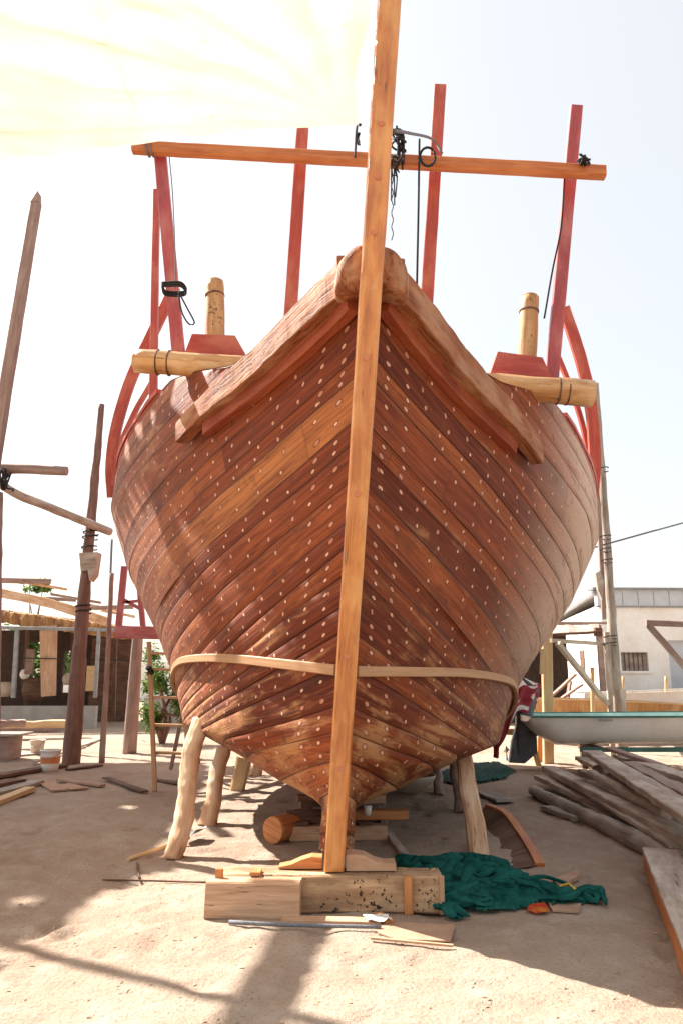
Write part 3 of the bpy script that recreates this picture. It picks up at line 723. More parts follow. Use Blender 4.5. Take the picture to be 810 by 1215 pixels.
for i in range(97):
    for j in range(83):
        cx, cy = (XS[i]+XS[i+1])/2, (YS[j]+YS[j+1])/2
        if inside(cx, cy, poly): ok = all(abs(cx-a)>.05 or abs(cy-b)>.05 for a, b in holes)
        elif inside(cx, cy, poly2): ok = noise.noise(Vector((cx*3.5,cy*3.5,2))) < .22+.25*(1 if cx > .6 else 0)
        else: ok = False
        if ok: sh.face([vv_(i,j), vv_(i+1,j), vv_(i+1,j+1), vv_(i,j+1)], [(0,0)]*4, True)
sh.build('cloth', 'shade', t)
for (x,y) in ((-9.9,10.0),(-15.5,10.3),(-16.2,18.8),(-9.7,18.6)):
    MB().pole([(x-.4,y,-.02),(x-.2,y,4),(x,y,H+.1)], .09, .06, n=8, k=8).build('pole', 'grey', t)
# unseen poles and board added so their shadows cross the lit sand
t = thing('added_shadow_frame', (-7.6,8.7,0), 'pole frame added out of view on the left to cast shadow stripes on the sand', 'scaffold')
MB().pole([(-10.2,9.95,6.5),(-7.6,8.7,6.5),(-5.55,7.62,6.5)], .065, .05, n=10, rough=.01).build('rail', 'grey', t)
MB().beam([(-5.72,9.0,6.45),(-5.97,6.4,6.4)], .30, .05, n=6).build('board', 'grey', t)
MB().pole([(-10.1,9.9,-.02),(-10.1,9.9,6.7)], .07, n=10).build('post', 'grey', t)
MB().pole([(-7.4,8.65,6.45),(-10.1,9.8,3.6)], .05, n=10).build('brace', 'grey', t)

# ================================================================== PROPS AND BLOCKS
def prop(px0, py0, px1, py1, Y1, r0, r1, label, mat='prop', square=False, bend=.05, seed=0, zt=.0):
    f = G(px0, py0); f.z = -.02; tp = P(px1, py1, Y1)
    mid1 = f.lerp(tp,.35)+Vector((bend*.35,0,0)); mid2 = f.lerp(tp,.6)+Vector((-bend*.4,0,0))
    m = MB()
    if square: m.beam([f, mid1, mid2, tp], r0*2, r0*1.3, up=(0,1,0), n=18, rough=.012, w2=r1*2, h2=r1*1.4, seed=seed, bev=.2)
    else: m.pole([f, mid1, mid2, tp], r0, r1, n=18, rough=.026, k=44, seed=seed)
    m.build('hull_prop', mat, label=label, cat='prop', group='timber props shoring up the hull')
prop(206,1017,239,852,7.35,.082,.078,'crooked pale log prop under the left bow, nearest to the camera','prop',False,.05,1)
prop(246,978,266,888,8.6,.085,.08,'knobbly pale log prop second from the front on the left side','prop',False,.03,2)
prop(281,937,290,898,10.6,.10,.10,'short squared tan prop third along the left side','yellow',True,.0,3)
prop(303,920,309,896,12.2,.09,.09,'farthest stubby prop on the left side of the keel','prop',True,.0,4)
prop(568,1016,548,884,7.7,.085,.08,'thick tan squared prop under the right bow','prop',True,.015,5)
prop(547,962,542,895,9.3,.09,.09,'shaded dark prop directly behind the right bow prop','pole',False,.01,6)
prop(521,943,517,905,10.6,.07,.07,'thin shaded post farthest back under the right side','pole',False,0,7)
# blocks under the stem
t = MB().beam([(-.86,5.27,.105),(-.26,5.25,.105)], .15, .215, n=14, rough=.006, bev=.06)
t.build('timber_block', 'block', label='pale squared timber block lying in front of the stem blocks', cat='timber block')
lb = thing('base_timber', (-.05,5.4,0), 'long stained timber baulk carrying the foot of the stem', 'timber baulk')
MB().beam([(-.80,5.44,.11),(.655,5.42,.11)], .24, .225, n=24, rough=.008, bev=.05).build('baulk', 'blocks', lb)
MB().beam([(.43,5.29,.0),(.43,5.285,.225)], .055, .018, up=(0,1,0), n=4).build('cleat', 'orange', lb)
MB().beam([(.645,5.29,.0),(.645,5.285,.228)], .03, .02, up=(0,1,0), n=4).build('cleat', 'block', lb)
MB().beam([(-.79,5.30,.03),(-.79,5.295,.27)], .05, .03, up=(0,1,0), n=4).build('cleat', 'orange', lb)
MB().beam([(-.56,5.42,.235),(-.56,5.30,.235)], .07, .02, n=4).build('cleat', 'orange', lb)
# carved chocks on each side of the foot
def blob_chock(pts, y0, y1, name, mat, label):
    MB().prism([(x,y0,z) for x,z in pts], (0,y1-y0,0)).build(name, mat, label=label, cat='wedge')
blob_chock([(-.42,.23),(-.13,.23),(-.13,.30),(-.2,.305),(-.27,.285),(-.34,.255),(-.42,.24)], 5.46,5.58, 'foot_wedge','orange','low curved wedge left of the stem foot')
blob_chock([(.03,.23),(.36,.23),(.36,.275),(.28,.275),(.22,.29),(.15,.325),(.07,.335),(.03,.33)], 5.40,5.55,'foot_wedge','block','carved tan wedge with a humped end right of the stem foot')
# cribbing below the keel
t = thing('keel_crib', (-.05,7.7,0), 'stack of crossed timbers under the keel behind the stem', 'timber crib')
for x0,x1,y,z,h,w,mt in ((-.48,.42,7.5,.065,.13,.16,'block'),(-.48,.42,8.3,.065,.13,.16,'dark'),(.06,.62,7.55,.215,.08,.14,'orange'),(-.52,-.16,7.6,.185,.10,.16,'dark'),(-.40,-.15,7.75,.29,.08,.14,'dark'),(.08,.42,7.9,.30,.08,.14,'block'),(-.42,-.15,7.66,.35,.05,.14,'dark')):
    MB().beam([(x0,y,z),(x1,y+.06,z)], w, h, n=8, rough=.006).build('timber', mt, t)
for x in (-.36,.22):
    MB().beam([(x,7.42,.14+.015),(x,8.4,.15)], .12, .03, n=8, rough=.004).build('timber', 'dark', t)
for yy in (9.8, 11.8, 13.6):
    t2 = thing('keel_crib', (-.05,yy,0), {9.8:'second crib of timbers under the keel, behind the front crib',11.8:'third crib of timbers deep under the keel',13.6:'last crib of timbers under the stern end of the keel'}[yy], 'timber crib')
    MB().beam([(-.5,yy,.06),(.5,yy,.06)], .2,.12, n=6).build('timber','block',t2)
    MB().beam([(-.35,yy,.155),(.35,yy,.155)], .18,.07, n=6).build('timber','dark',t2)
lgp = G(323,1001)
MB().pole([lgp+Vector((0,0,.115)), lgp+Vector((.22,.30,.115))], .115,.11, n=22, rough=.006, k=8).build('round_log', 'orange', label='short dark round log lying with its sawn end forward beside the keel crib', cat='log')
cp = Vector((.24,7.42,.235))
MB().pole([cp, cp+Vector((0,0,.085))], .03,.038, n=16, k=2).build('cup', 'white', label='small white cup standing on the keel crib', cat='cup')

# ground clutter near the stem
MB().pole([G(272,1094,.02), G(330,1097,.02), G(452,1100,.02)], .013,.011, n=8).build('paint_stick', 'ropeg', label='long thin grey stick with blue tip lying before the blocks', cat='stick')
MB().beam([G(335,1090,.012), G(452,1094,.012)], .10,.018, n=8, rough=.003).build('offcut_board', 'block', label='thin pale board lying flat against the front block', cat='board')
MB().prism([G(446,1094,.004),G(540,1099,.004),G(534,1118,.004),G(470,1116,.004),G(448,1108,.004)], (0,0,.008)).build('cardboard_piece', 'card', label='flat brown cardboard piece in front of the stained baulk', cat='cardboard')
MB().beam([G(440,1113,.015), G(537,1122,.015)], .02,.012, n=8).build('lath', 'block', label='thin lath lying across the shadow edge', cat='lath')
cr = MB().grid([[G(430+i*5+j, 1087+j*1.3, .03)+Vector((0,0,.02*noise.noise(Vector((i*.9,j*.9,2)))+.01)) for i in range(7)] for j in range(6)])
cr.build('paper_scrap', 'white', label='crumpled white scrap at the foot of the baulk', cat='scrap')
MB().beam([G(448,1086,.02), G(462,1094,.02)], .06,.03, n=4, rough=.01).build('bark_chip', 'orange', label='orange bark chip beside the white scrap', cat='wood chip')
# shovel
s0, s1 = G(152,1020,.02), G(224,994,.05)
t = thing('shovel', G(190,1005), 'worn shovel with wooden handle lying behind the left front prop', 'shovel')
MB().pole([s0, s1], .017, n=10).build('handle', 'yellow', t)
cb = G(238,988,.03); dr = (G(250,975,.03)-G(226,995,.03)).normalized(); sdv = dr.cross(Vector((0,0,1)))
rows = []
for i in range(9):
    a = i/8; wv = .12*math.sin(math.pi*(.12+.70*a))**.6
    rows.append([s1 + dr*(.30*a) + sdv*(wv*(j/4-1)) + Vector((0,0,.02+.05*(abs(j/4-1)**2)-.02*a)) for j in range(9)])
MB().grid(rows).build('blade', 'steel', t)
MB().pole([G(163,1024,.01), G(164,1035,.01), G(166,1043,.01)], .010, n=6).build('bent_rod', 'dark', label='short bent rod on the sand in front of the shovel handle', cat='rod')
MB().pole([G(122,1044,.006), G(180,1045,.006), G(245,1047,.006)], .007, n=6).build('ground_line', 'dark', label='thin dark line along the sand toward the front block', cat='cord')  # thin dark tube drawn along the sand

# curved strip under right bow
MB().beam([G(456,938,.05), G(452,958,.05), G(457,980,.04), G(468,998,.03), G(481,1014,.02)], .06,.03, n=24).build('curved_strip', 'greyp', label='long curved grey strip on the ground right of the keel crib', cat='strip')
# dark curved board leaning behind the net
t = thing('curved_board', G(610,1010), 'dark curved hull board lying on edge behind the green net', 'board')
top = [P(576,956,8.5), P(596,964,8.2), P(615,988,7.6), P(630,1012,6.9), P(637,1027,6.55)]
top = resample(top, 20); bot = [Vector((p.x-.22, p.y-.08, -.01)) for p in top]
bm_ = MB(); bm_.grid([[b_, b_.lerp(t_,.5), t_] for b_, t_ in zip(bot, top)], False)
bm_.grid([[b_+Vector((.05,.03,0)), (b_+Vector((.05,.03,0))).lerp(t_+Vector((.05,.02,0)),.5), t_+Vector((.05,.02,0))] for b_, t_ in zip(bot, top)][::-1], False)
bm_.build('panel', 'dark', t)
MB().beam([p+Vector((.02,.01,.0)) for p in top], .075,.03, n=24, rough=.003).build('edge', 'beam', t)
MB().beam([G(600,950,.03), G(574,940,.03)], .25,.03, n=5, rough=.004).build('flat_plank', 'grey', label='short grey plank lying flat beyond the right bow prop', cat='plank')

# ---- green net
def cloth_pile(outline, hgt, name, mat, seed, nx_=110, ny_=60, folds=.05, parent=None, **tags):
    xs_ = [p[0] for p in outline]; ys_ = [p[1] for p in outline]
    x0,x1,y0,y1 = min(xs_),max(xs_),min(ys_),max(ys_)
    m = MB(); idx = {}
    def dist(x,y):
        best=9; c=False; n=len(outline)
        for i in range(n):
            ax,ay=outline[i][0],outline[i][1]; bx,by=outline[(i+1)%n][0],outline[(i+1)%n][1]
            dx,dy=bx-ax,by-ay; t_=max(0,min(1,((x-ax)*dx+(y-ay)*dy)/(dx*dx+dy*dy+1e-9)))
            best=min(best, math.hypot(x-ax-dx*t_, y-ay-dy*t_))
            if (ay>y)!=(by>y) and x<(bx-ax)*(y-ay)/(by-ay)+ax: c=not c
        return best if c else -best
    S=Vector((seed*13.7,seed*3.1,0)); val={}
    for j in range(ny_+1):
        for i in range(nx_+1):
            x=x0-.03+(x1-x0+.06)*i/nx_; y=y0-.03+(y1-y0+.06)*j/ny_
            d=dist(x,y)+.02*noise.noise(Vector((x*9,y*9,seed)))
            if d<-.015: continue
            q=Vector((x,y,0))
            wv=q+noise.noise_vector(q*2.2+S)*.22
            th_=3.0*noise.noise(q*1.4+S); th2=th_+1.2
            ph=(q.x*math.cos(th_)+q.y*math.sin(th_))*6.0+2.2*noise.noise(q*2.6+S); r1=abs(math.sin(ph*3.14))**.7*1.6-.6
            ph=(q.x*math.cos(th2)+q.y*math.sin(th2))*13.0+2.0*noise.noise(q*5+S); r2=abs(math.sin(ph*3.14))**.8*1.4-.6
            r3=noise.noise(wv*24+S)
            e=min(1,max(0,d)/.13); e=e**.55
            z=.012+e*(hgt*(.55+.45*noise.noise(q*2.1+S)*1.6)+folds*(r1*1.0+r2*.55+r3*.22))
            off=noise.noise_vector(wv*5+S)*.05*e
            idx[(i,j)]=len(m.v); m.v.append(Vector((x+off.x,y+off.y,max(.008,z))))
    for j in range(ny_):
        for i in range(nx_):
            k=[(i,j),(i+1,j),(i+1,j+1),(i,j+1)]
            if all(a in idx for a in k): m.face([idx[a] for a in k],[(a[0]*.02,a[1]*.02) for a in k],True)
    return m.build(name, mat, parent, **tags)
ol = [G(468,1024),G(500,1018),G(560,1014),G(600,1022),G(615,1040),G(650,1048),G(690,1066),G(702,1072),G(670,1076),G(640,1072),G(610,1082),G(570,1082),G(545,1078),G(548,1092),G(538,1094),G(528,1070),G(520,1050),G(500,1036)]
t = thing('green_net', G(580,1060), 'crumpled heap of dark green netting beside the stained baulk', 'net')
cloth_pile([(p.x,p.y) for p in ol], .05, 'netting', 'netg', 1, parent=t, folds=.015, nx_=120, ny_=70)
def bunch(c0, c1, wid, n, rmin, rmax, zmax, name, mat, seed, parent):
    """gathered folds of soft cloth: many short, fat, bending ridges heaped along c0-c1"""
    rn = random.Random(seed); ax = (c1-c0); sd = Vector((-ax.y, ax.x, 0)).normalized(); m = MB()
    for i in range(n):
        a = rn.random(); env = math.sin(math.pi*(.12+.80*a))**.7
        cen = c0+ax*a+sd*rn.gauss(0,.33)*wid*env
        L_ = rn.uniform(.18,.5)*(.6+.5*env); th = rn.gauss(0,.75); d = (ax.normalized()*math.cos(th)+sd*math.sin(th))*L_/2
        e = Vector((-d.y,d.x,0)).normalized(); off = abs((cen-(c0+ax*a)).dot(sd))/(wid*.9+1e-6)
        zc = zmax*env*max(0,1-off*off)*rn.uniform(.35,1.0); k1,k2 = rn.gauss(0,.09),rn.gauss(0,.09); pts=[]
        for t_ in (-1,-.5,0,.5,1):
            q = cen+d*t_+e*(k1*(1-t_*t_)+k2*t_*(1-t_*t_)*2); q.z = max(.012, zc*(1-.75*t_*t_)+.02); pts.append(q)
        pts = resample(pts, 22); r_ = rn.uniform(rmin,rmax); b0 = len(m.v); K=22; nn=16
        for k,p in enumerate(pts):
            t3=(pts[min(k+1,K-1)]-pts[max(k-1,0)]).normalized(); s1=t3.cross(Vector((0,0,1))).normalized(); u1=s1.cross(t3)
            taper=max(.08,math.sin(math.pi*(k+.5)/K))**.6
            for jn in range(nn):
                an=6.2832*jn/nn; rr=r_*taper*(1+.22*math.sin(3*an+k*.35+i)+.12*math.sin(7*an-k*.6+i*2))
                q=p+s1*math.cos(an)*rr*1.15+u1*math.sin(an)*rr*.8; q=q+noise.noise_vector(q*14)*.010; q.z=max(q.z,.006); m.v.append(q)
        for k in range(K-1):
            for jn in range(nn):
                j2=(jn+1)%nn; m.face([b0+k*nn+jn,b0+k*nn+j2,b0+(k+1)*nn+j2,b0+(k+1)*nn+jn],[(0,0)]*4,True)
    return m.build(name, mat, parent)
bunch(G(492,1036), G(604,1056), .25, 85, .022, .06, .12, 'folds', 'netg', 5, t)
bunch(G(590,1052), G(700,1071), .10, 26, .015, .04, .07, 'tail_folds', 'netg', 6, t)
bunch(G(532,1060), G(545,1092), .07, 12, .02, .04, .06, 'tail_folds', 'netg', 8, t)
ol = [G(575,1048),G(600,1046),G(606,1060),G(585,1066),G(560,1060)]
cloth_pile([(p.x,p.y) for p in [G(628,1076),G(646,1073),G(650,1083),G(636,1086),G(628,1082)]], .008, 'red_mesh_scrap', 'netr', 4, 30, 20, .012, label='scrap of orange-red mesh poking out under the green net', cat='mesh scrap')
MB().pole([G(660,1053,.05),G(672,1048,.07),G(683,1056,.05),G(678,1066,.03),G(690,1070,.01)], .011, n=6).build('yellow_cord', plain('yellow_nylon',(.75,.50,.06),rough=.6), label='short yellow nylon cord at the tip of the green net', cat='cord')
MB().prism([G(650,1072,.006),G(690,1070,.006),G(686,1084,.006),G(655,1082,.006)], (0,0,.01)).build('cardboard_piece', 'card', label='small cardboard flap beneath the tail of the green net', cat='cardboard')
MB().prism([G(655,1048,.006),G(685,1036,.006),G(688,1042,.006),G(664,1058,.006)], (0,0,.03)).build('cardboard_piece', 'card', label='pale bent cardboard flap behind the yellow cord', cat='cardboard')
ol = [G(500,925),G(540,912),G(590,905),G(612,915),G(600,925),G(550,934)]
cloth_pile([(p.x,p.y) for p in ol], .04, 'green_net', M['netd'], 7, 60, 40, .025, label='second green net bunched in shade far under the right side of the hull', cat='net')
cb = G(484,942,0); bw = MB(); rws=[]
for i in range(8):
    a=i/7; rr=.12+.24*math.sin(a*math.pi/2); rws.append([cb+Vector((rr*math.cos(th),rr*math.sin(th),.02+.22*a)) for th in np.linspace(0,2*math.pi,25)])
for i in range(4):
    rr=.345-.05*i; rws.append([cb+Vector((rr*math.cos(th),rr*math.sin(th),.235-.05*i)) for th in np.linspace(0,2*math.pi,25)])
bw.grid(rws).build('basin', 'plast', label='pale round basin in the shade under the hull', cat='basin')

# ================================================================== RIGHT SIDE : lumber
def plank(a, b, w, h, name, mat, label, z0=.0, z1=None, rnd=False, bend=0, w2=None, cat='plank', up=(0,0,1), rough=.012, seed=0):
    z1 = z0 if z1 is None else z1
    p0 = G(a[0],a[1],z0+h/2); p1 = G(b[0],b[1],z1+h/2); mid = p0.lerp(p1,.5)+Vector((bend,0,0))
    m = MB()
    if rnd: m.pole([p0,mid,p1], h/2, (w2 or h)/2, n=14, rough=rough*1.3, seed=seed)
    else: m.beam([p0,mid,p1], w, h, rough=rough, w2=w2, n=26, up=up, seed=seed, bev=.12)
    return m.build(name, mat, label=label, cat=cat, group='weathered lumber heaped on the right')
plank((632,938),(835,1036),0,.13,'weathered_log','grey','long grey log along the near edge of the lumber heap',0,rnd=True,cat='log',seed=1,w2=.2)
plank((650,912),(850,1012),.20,.085,'weathered_plank','greyp','thick pale plank slanting through the middle of the lumber heap',.16,.18,seed=2)
plank((642,922),(700,950),.20,.06,'weathered_plank','greyp','short pale plank end poking out left of the heap',.10,.06,seed=3)
plank((680,944),(780,985),0,.12,'weathered_log','pole','brown log between the two longest timbers of the heap',.02,.05,rnd=True,cat='log',seed=4)
plank((650,958),(689,972),.22,.05,'flat_offcut','grey','small flat grey offcut lying apart in front of the heap',0,seed=5,cat='offcut')
plank((702,893),(850,985),.24,.065,'weathered_plank','greyp','broad grey slab on top of the lumber heap',.42,.40,seed=6,w2=.28)
plank((721,888),(790,911),.16,.05,'weathered_plank','pole','narrow brown plank behind the broad slab',.40,.22,seed=7)
plank((700,918),(790,967),0,.11,'weathered_log','greyp','split silvery pole lying below the broad slab',.30,.22,rnd=True,cat='log',seed=8)
plank((690,916),(790,948),.12,.07,'weathered_plank','pole','thin brown board bridging the heap',.30,.26,seed=9)
plank((765,930),(830,985),.12,.09,'weathered_plank','grey','dark grey board at the right edge of the heap',.25,.1,seed=10)
plank((708,915),(730,911),0,.16,'log_stub','pole','short log stub with its round end showing in the heap',.2,rnd=True,cat='log',seed=11)
plank((735,898),(850,935),.24,.07,'weathered_plank','greyp','wide pale baulk at the back of the heap',.22,.25,seed=12)
plank((690,900),(745,925),.22,.06,'weathered_plank','greyp','stubby pale board under the broad slab',.2,.2,seed=13)
plank((700,930),(840,1000),.3,.09,'weathered_plank','grey','half buried grey baulk at the bottom of the heap',.0,.0,seed=14)
plank((676,928),(800,1004),.10,.035,'weathered_plank','greyp','narrow pale lath lying across the low logs of the heap',.17,.16,seed=15)
plank((745,905),(830,950),.16,.04,'weathered_plank','pole','thin brown board high in the heap beside the broad slab',.36,.3,seed=16)
plank((660,930),(720,968),.12,.03,'weathered_plank','greyp','short thin board between the two front logs',.06,.05,seed=17)
# near right plank
t = thing('thick_plank', G(790,1070), 'thick pale-topped plank with rust-brown side lying at the right edge', 'plank')
p0, p1 = G(782,1008,.16), G(868,1180,.16)
MB().beam([p0,p1], .26,.02, n=24, rough=.006, bev=.2).build('top_face', 'greyp', t)
MB().beam([p0-Vector((0,0,.088)),p1-Vector((0,0,.088))], .255,.15, n=24, rough=.004).build('body', 'beam', t)

# ================================================================== RIGHT SIDE : boats, motor
def skiff(name, bowx, sternx, yc, zk, beam, depth, mats, label, cat='boat', rise=.25, curved=False):
    t = thing(name, (sternx, yc, 0), label, cat)
    n=40; m=MB(); rows=[]; inn=[]; gun_l=[]; gun_r=[]
    for i in range(n+1):
        a=i/n; x=sternx+(bowx-sternx)*a
        wv=beam/2*(1-max(0,(a-.45)/.55)**2.2)*(.88+.12*min(1,a*3)); wv=max(wv,.02)
        zt=zk+depth+rise*a**2; zb=zk+(.9*depth)*max(0,(a-.8)/.2)**2+ .03*math.sin(a*3)+(depth*.8*max(0,1-a/.10)**1.8 if curved else 0)
        r=[];ri=[]
        for th in np.linspace(-1,1,17):
            s_=abs(th); yy=wv*math.copysign(min(1,(s_**.55)),th)*(.72+.28*s_); z=zb+(zt-zb)*s_**2.6
            r.append((x,yc+yy,z)); ri.append((x,yc+yy*.94,max(z+.03,zk+.22*depth) if s_<.97 else z))
        rows.append(r); inn.append(ri); gun_l.append(Vector(r[0])); gun_r.append(Vector(r[-1]))
    m.grid(rows); m.face(list(range(17)), [(0,0)]*17)
    m.build('hull', mats[0], t)
    MB().grid(inn).build('inner_lining', mats[1], t)
    for gline in (gun_l, gun_r):
        MB().beam(gline[::3]+[gline[-1]], .05,.03, n=30).build('gunwale', mats[2], t)
    for a in (.3,.6):
        x=sternx+(bowx-sternx)*a
        MB().box(x-.12,x+.12,yc-beam*.42,yc+beam*.42,zk+depth*.66,zk+depth*.72).build('thwart', mats[0], t)
    return t
w1 = skiff('white_skiff', 8.6, 2.93, 12.75, .40, 1.35, .46, ('white',plain('pale_teal_lining',(.42,.60,.55),(.30,.50,.46)),'green'), 'white fibreglass skiff with dark green gunwale behind the lumber heap', rise=.05, curved=True)
for a in (4.0,6.2):
    MB().box(a-.06,a+.06,12.3,13.2,.30,.40).build('cradle_timber','dark',w1)
    for yy in (12.35,13.1): MB().box(a-.05,a+.05,yy-.05,yy+.05,.0,.30).build('cradle_leg','dark',w1)
MB().pole([(4.55,12.25,.13),(4.55,12.40,.13)],.13,n=20,k=2).build('trailer_wheel','rope',w1)
MB().beam([(3.7,12.3,.36),(6.8,12.3,.36)],.06,.07,n=4).build('trailer_rail','green',w1)
MB().box(3.95,4.15,12.03,12.07,.80,.83).build('rowlock_plate','steel',w1)
w2 = skiff('wooden_skiff', 9.5, 4.2, 18.3, .35, 1.5, .60, ('log','yellow','yellow'), 'varnished orange wooden skiff behind the white skiff', rise=-.25)
w3 = skiff('pale_skiff', 11.6, 6.2, 20.6, .35, 1.5, .68, ('white','plast','white'), 'pale skiff farthest back before the white building')
for a in (7.2,8.3,9.2):
    MB().pole([(a,20.0,.9),(a+.05,20.0,1.45)], .04, n=8).build('bollard_post','yellow',w3)
# outboard motor with cloth
mx = G(617,905); my = 13.0
t = thing('outboard_motor', (P(618,905,my).x, my, 0), 'dark grey outboard motor hanging on a trestle beside the white skiff', 'outboard motor')
def PM(px,py,dy=0): return P(px,py,my+dy)
MB().beam([PM(619,896),PM(619,875),PM(621,850),PM(624,825)], .20,.14, up=(0,1,0), n=14, w2=.30, h2=.3, bev=.25).build('leg', 'motor', t)
MB().prism([PM(604,905,-.05),PM(622,906,-.05),PM(637,893,-.05),PM(636,868,-.05),PM(612,862,-.05),PM(607,880,-.05)], (0,.1,0)).build('skeg', 'motor', t)
for k in range(3):
    th=k*2.094; c=PM(600,893)
    MB().prism([c, c+Vector((-.02,.13*math.cos(th),.13*math.sin(th))), c+Vector((.02,.13*math.cos(th+.6),.13*math.sin(th+.6)))], (.012,0,0)).build('propeller_blade','white',t)
MB().beam([PM(618,850,.1),PM(620,825,.1),PM(628,812,.1)], .30,.34, up=(0,1,0), n=12, w2=.36,h2=.4, bev=.3, rough=.02).build('cowling','motor',t)
rows=[]
for i in range(40):
    a=i/39; row=[]
    for j in range(34):
        b=j/33; th=math.pi*(1.05+ .9*b)
        rr=.30+.04*math.sin(b*26+a*3)+.03*noise.noise(Vector((b*8,a*6,1)))
        cx=P(619-12*a,830,my).x; zt=1.47-.02*b
        hang=(.55+.75*max(0,math.cos(b*3.0))**1.2)*a + .10*noise.noise(Vector((b*5,0,3)))
        row.append(Vector((cx+rr*math.cos(th)*(0.3+.85*min(1,a*4)), my+.1+rr*math.sin(th)*(.3+.8*min(1,a*4)), zt-.0-hang - .05*(1-min(1,a*4)) )))
    rows.append(row)
MB().grid(rows).build('draped_cloth','cloth', label='red and white patterned cloth draped over the outboard motor', cat='cloth')
# trestle carrying the motor
t = thing('trestle', P(645,912,13.3)*1, 'pale wooden trestle leg frame between motor and white skiff', 'trestle')
MB().beam([P(628,872,13.4),P(639,911,13.4)],.09,.05,up=(0,1,0),n=4).build('leg','yellow',t)
MB().beam([P(641,868,13.9),P(640,906,13.9)],.10,.05,up=(0,1,0),n=4).build('leg','orange',t)
MB().beam([P(596,868,13.5),P(646,870,13.5)],.08,.10,n=4).build('top_rail','yellow',t)

# ---- timber frame and posts right
def post_z(px0,py0,px1,py1,Y): 
    a=P(px0,py0,Y); b=P(px1,py1,Y); return a,b
t = thing('brace_gantry', P(650,912,13.7), 'pale timber goalpost frame with diagonal brace right of the dhow', 'frame')
MB().beam([P(650,907,13.7),P(648,745,13.6)],.17,.14,up=(0,1,0),n=14,rough=.006).build('post','yellow',t)
MB().beam([P(642,800,13.1),P(643,770,13.1)],.06,.05,up=(0,1,0),n=4).build('block','yellow',t)
MB().beam([P(653,760,13.3),P(718,764,14)],.06,.07,n=12,rough=.004).build('crossbar','greyp',t)
MB().beam([P(661,763,13.25),P(720,836,13.9)],.10,.08,n=12,rough=.004).build('brace','greyp',t)
t = thing('lean_to_roof', P(680,748,16), 'low patched sheet roof in front of the white building', 'roof')
rows=[[P(646+ (i*9.2),752-2*(i/7)+1.2*math.sin(i*1.7),14.2+3.0*j)+Vector((0,0,.10*j)) for i in range(8)] for j in range(3)]
MB().grid(rows,False).build('roof_sheet','pole',t)
MB().beam([P(646,754,14.15),P(712,750,14.15)],.06,.05,n=10,rough=.01).build('edge_pole','dark',t)
for px in (709,):
    MB().beam([P(px,755,14.4),P(px,745,14.4)],.14,.1,up=(0,1,0),n=3,rough=.01).build('edge_block','dark',t)
t = thing('tall_post', G(734,905), 'tall thin grey post lashed from spliced timbers on the right', 'post')
MB().pole([P(737,905,14.05),P(724,720,14.05),P(715,580,14.05),P(706,455,14.05)],.10,.055,n=10,rough=.015,k=50).build('main_pole','grey',t)
MB().beam([P(727,906,13.9),P(719,750,13.9)],.09,.06,up=(0,1,0),n=14,rough=.006).build('splint','greyp',t)
MB().beam([P(716,735,13.9),P(711,630,13.9),P(706,560,13.9)],.075,.06,up=(0,1,0),n=14,rough=.006).build('splint','pole',t)
MB().prism([P(706,680,13.85),P(711,677,13.85),P(716,690,13.85),P(714,712,13.85),P(709,700,13.85)],(0,.08,0)).build('cleat','greyp',t)
for py,px in ((560,713),(655,716),(668,718),(758,722),(766,722),(640,716)):
    c=P(px,py,13.95)
    MB().pole([c+Vector((.105*math.cos(th),.13*math.sin(th)-.06,.01*th)) for th in np.linspace(0,6.3,10)],.011,n=5,k=24).build('lashing','rope',t)
MB().beam([P(741,905,13.8),P(738,818,13.8)],.10,.06,up=(0,1,0),n=8,rough=.008).build('splint','greyp',t)
rope('loose_rope',[P(706,548,13.9),P(710,575,13.9),P(708,602,13.9),P(704,640,13.9)],.012,'loose pale cord hanging from the tall right post','greyp')
rope('overhead_cable',[P(703,650,14),P(760,634,13.5),P(840,612,13)],.016,'dark cable running right from the tall post','ropeg')
t = thing('brace_gantry', P(800,905,12.5), 'grey timber frame corner with diagonal brace at the right edge', 'frame')
MB().beam([P(765,739,12.6),P(850,742,12.6)],.10,.09,n=8,rough=.005).build('crossbar','pole',t)
MB().beam([P(769,742,12.6),P(850,835,12.6)],.11,.08,n=10,rough=.005).build('brace','pole',t)
MB().beam([P(846,960,12.6),P(846,735,12.6)],.13,.12,up=(0,1,0),n=10,rough=.005).build('post','pole',t)
MB().pole([P(703,855,15.8),P(702,792,15.8)],.045,n=8).build('thin_stake','yellow',label='thin upright stake in the wooden skiff',cat='stake')

# ---- white building
t = thing('white_building', (12,28,0), 'white plastered workshop building with flat grey-trimmed roof', 'building')
A=Vector((8.15,24.0,0)); B=Vector((22,24.6,0)); Cc=Vector((9.9,38,0)); Dd=B+(Cc-A)
def wallq(a,b,z0,z1,thick=.2):
    d=(b-a).normalized(); nrm=Vector((d.y,-d.x,0)); return [a+Vector((0,0,z0)),b+Vector((0,0,z0)),b+Vector((0,0,z1)),a+Vector((0,0,z1))], nrm
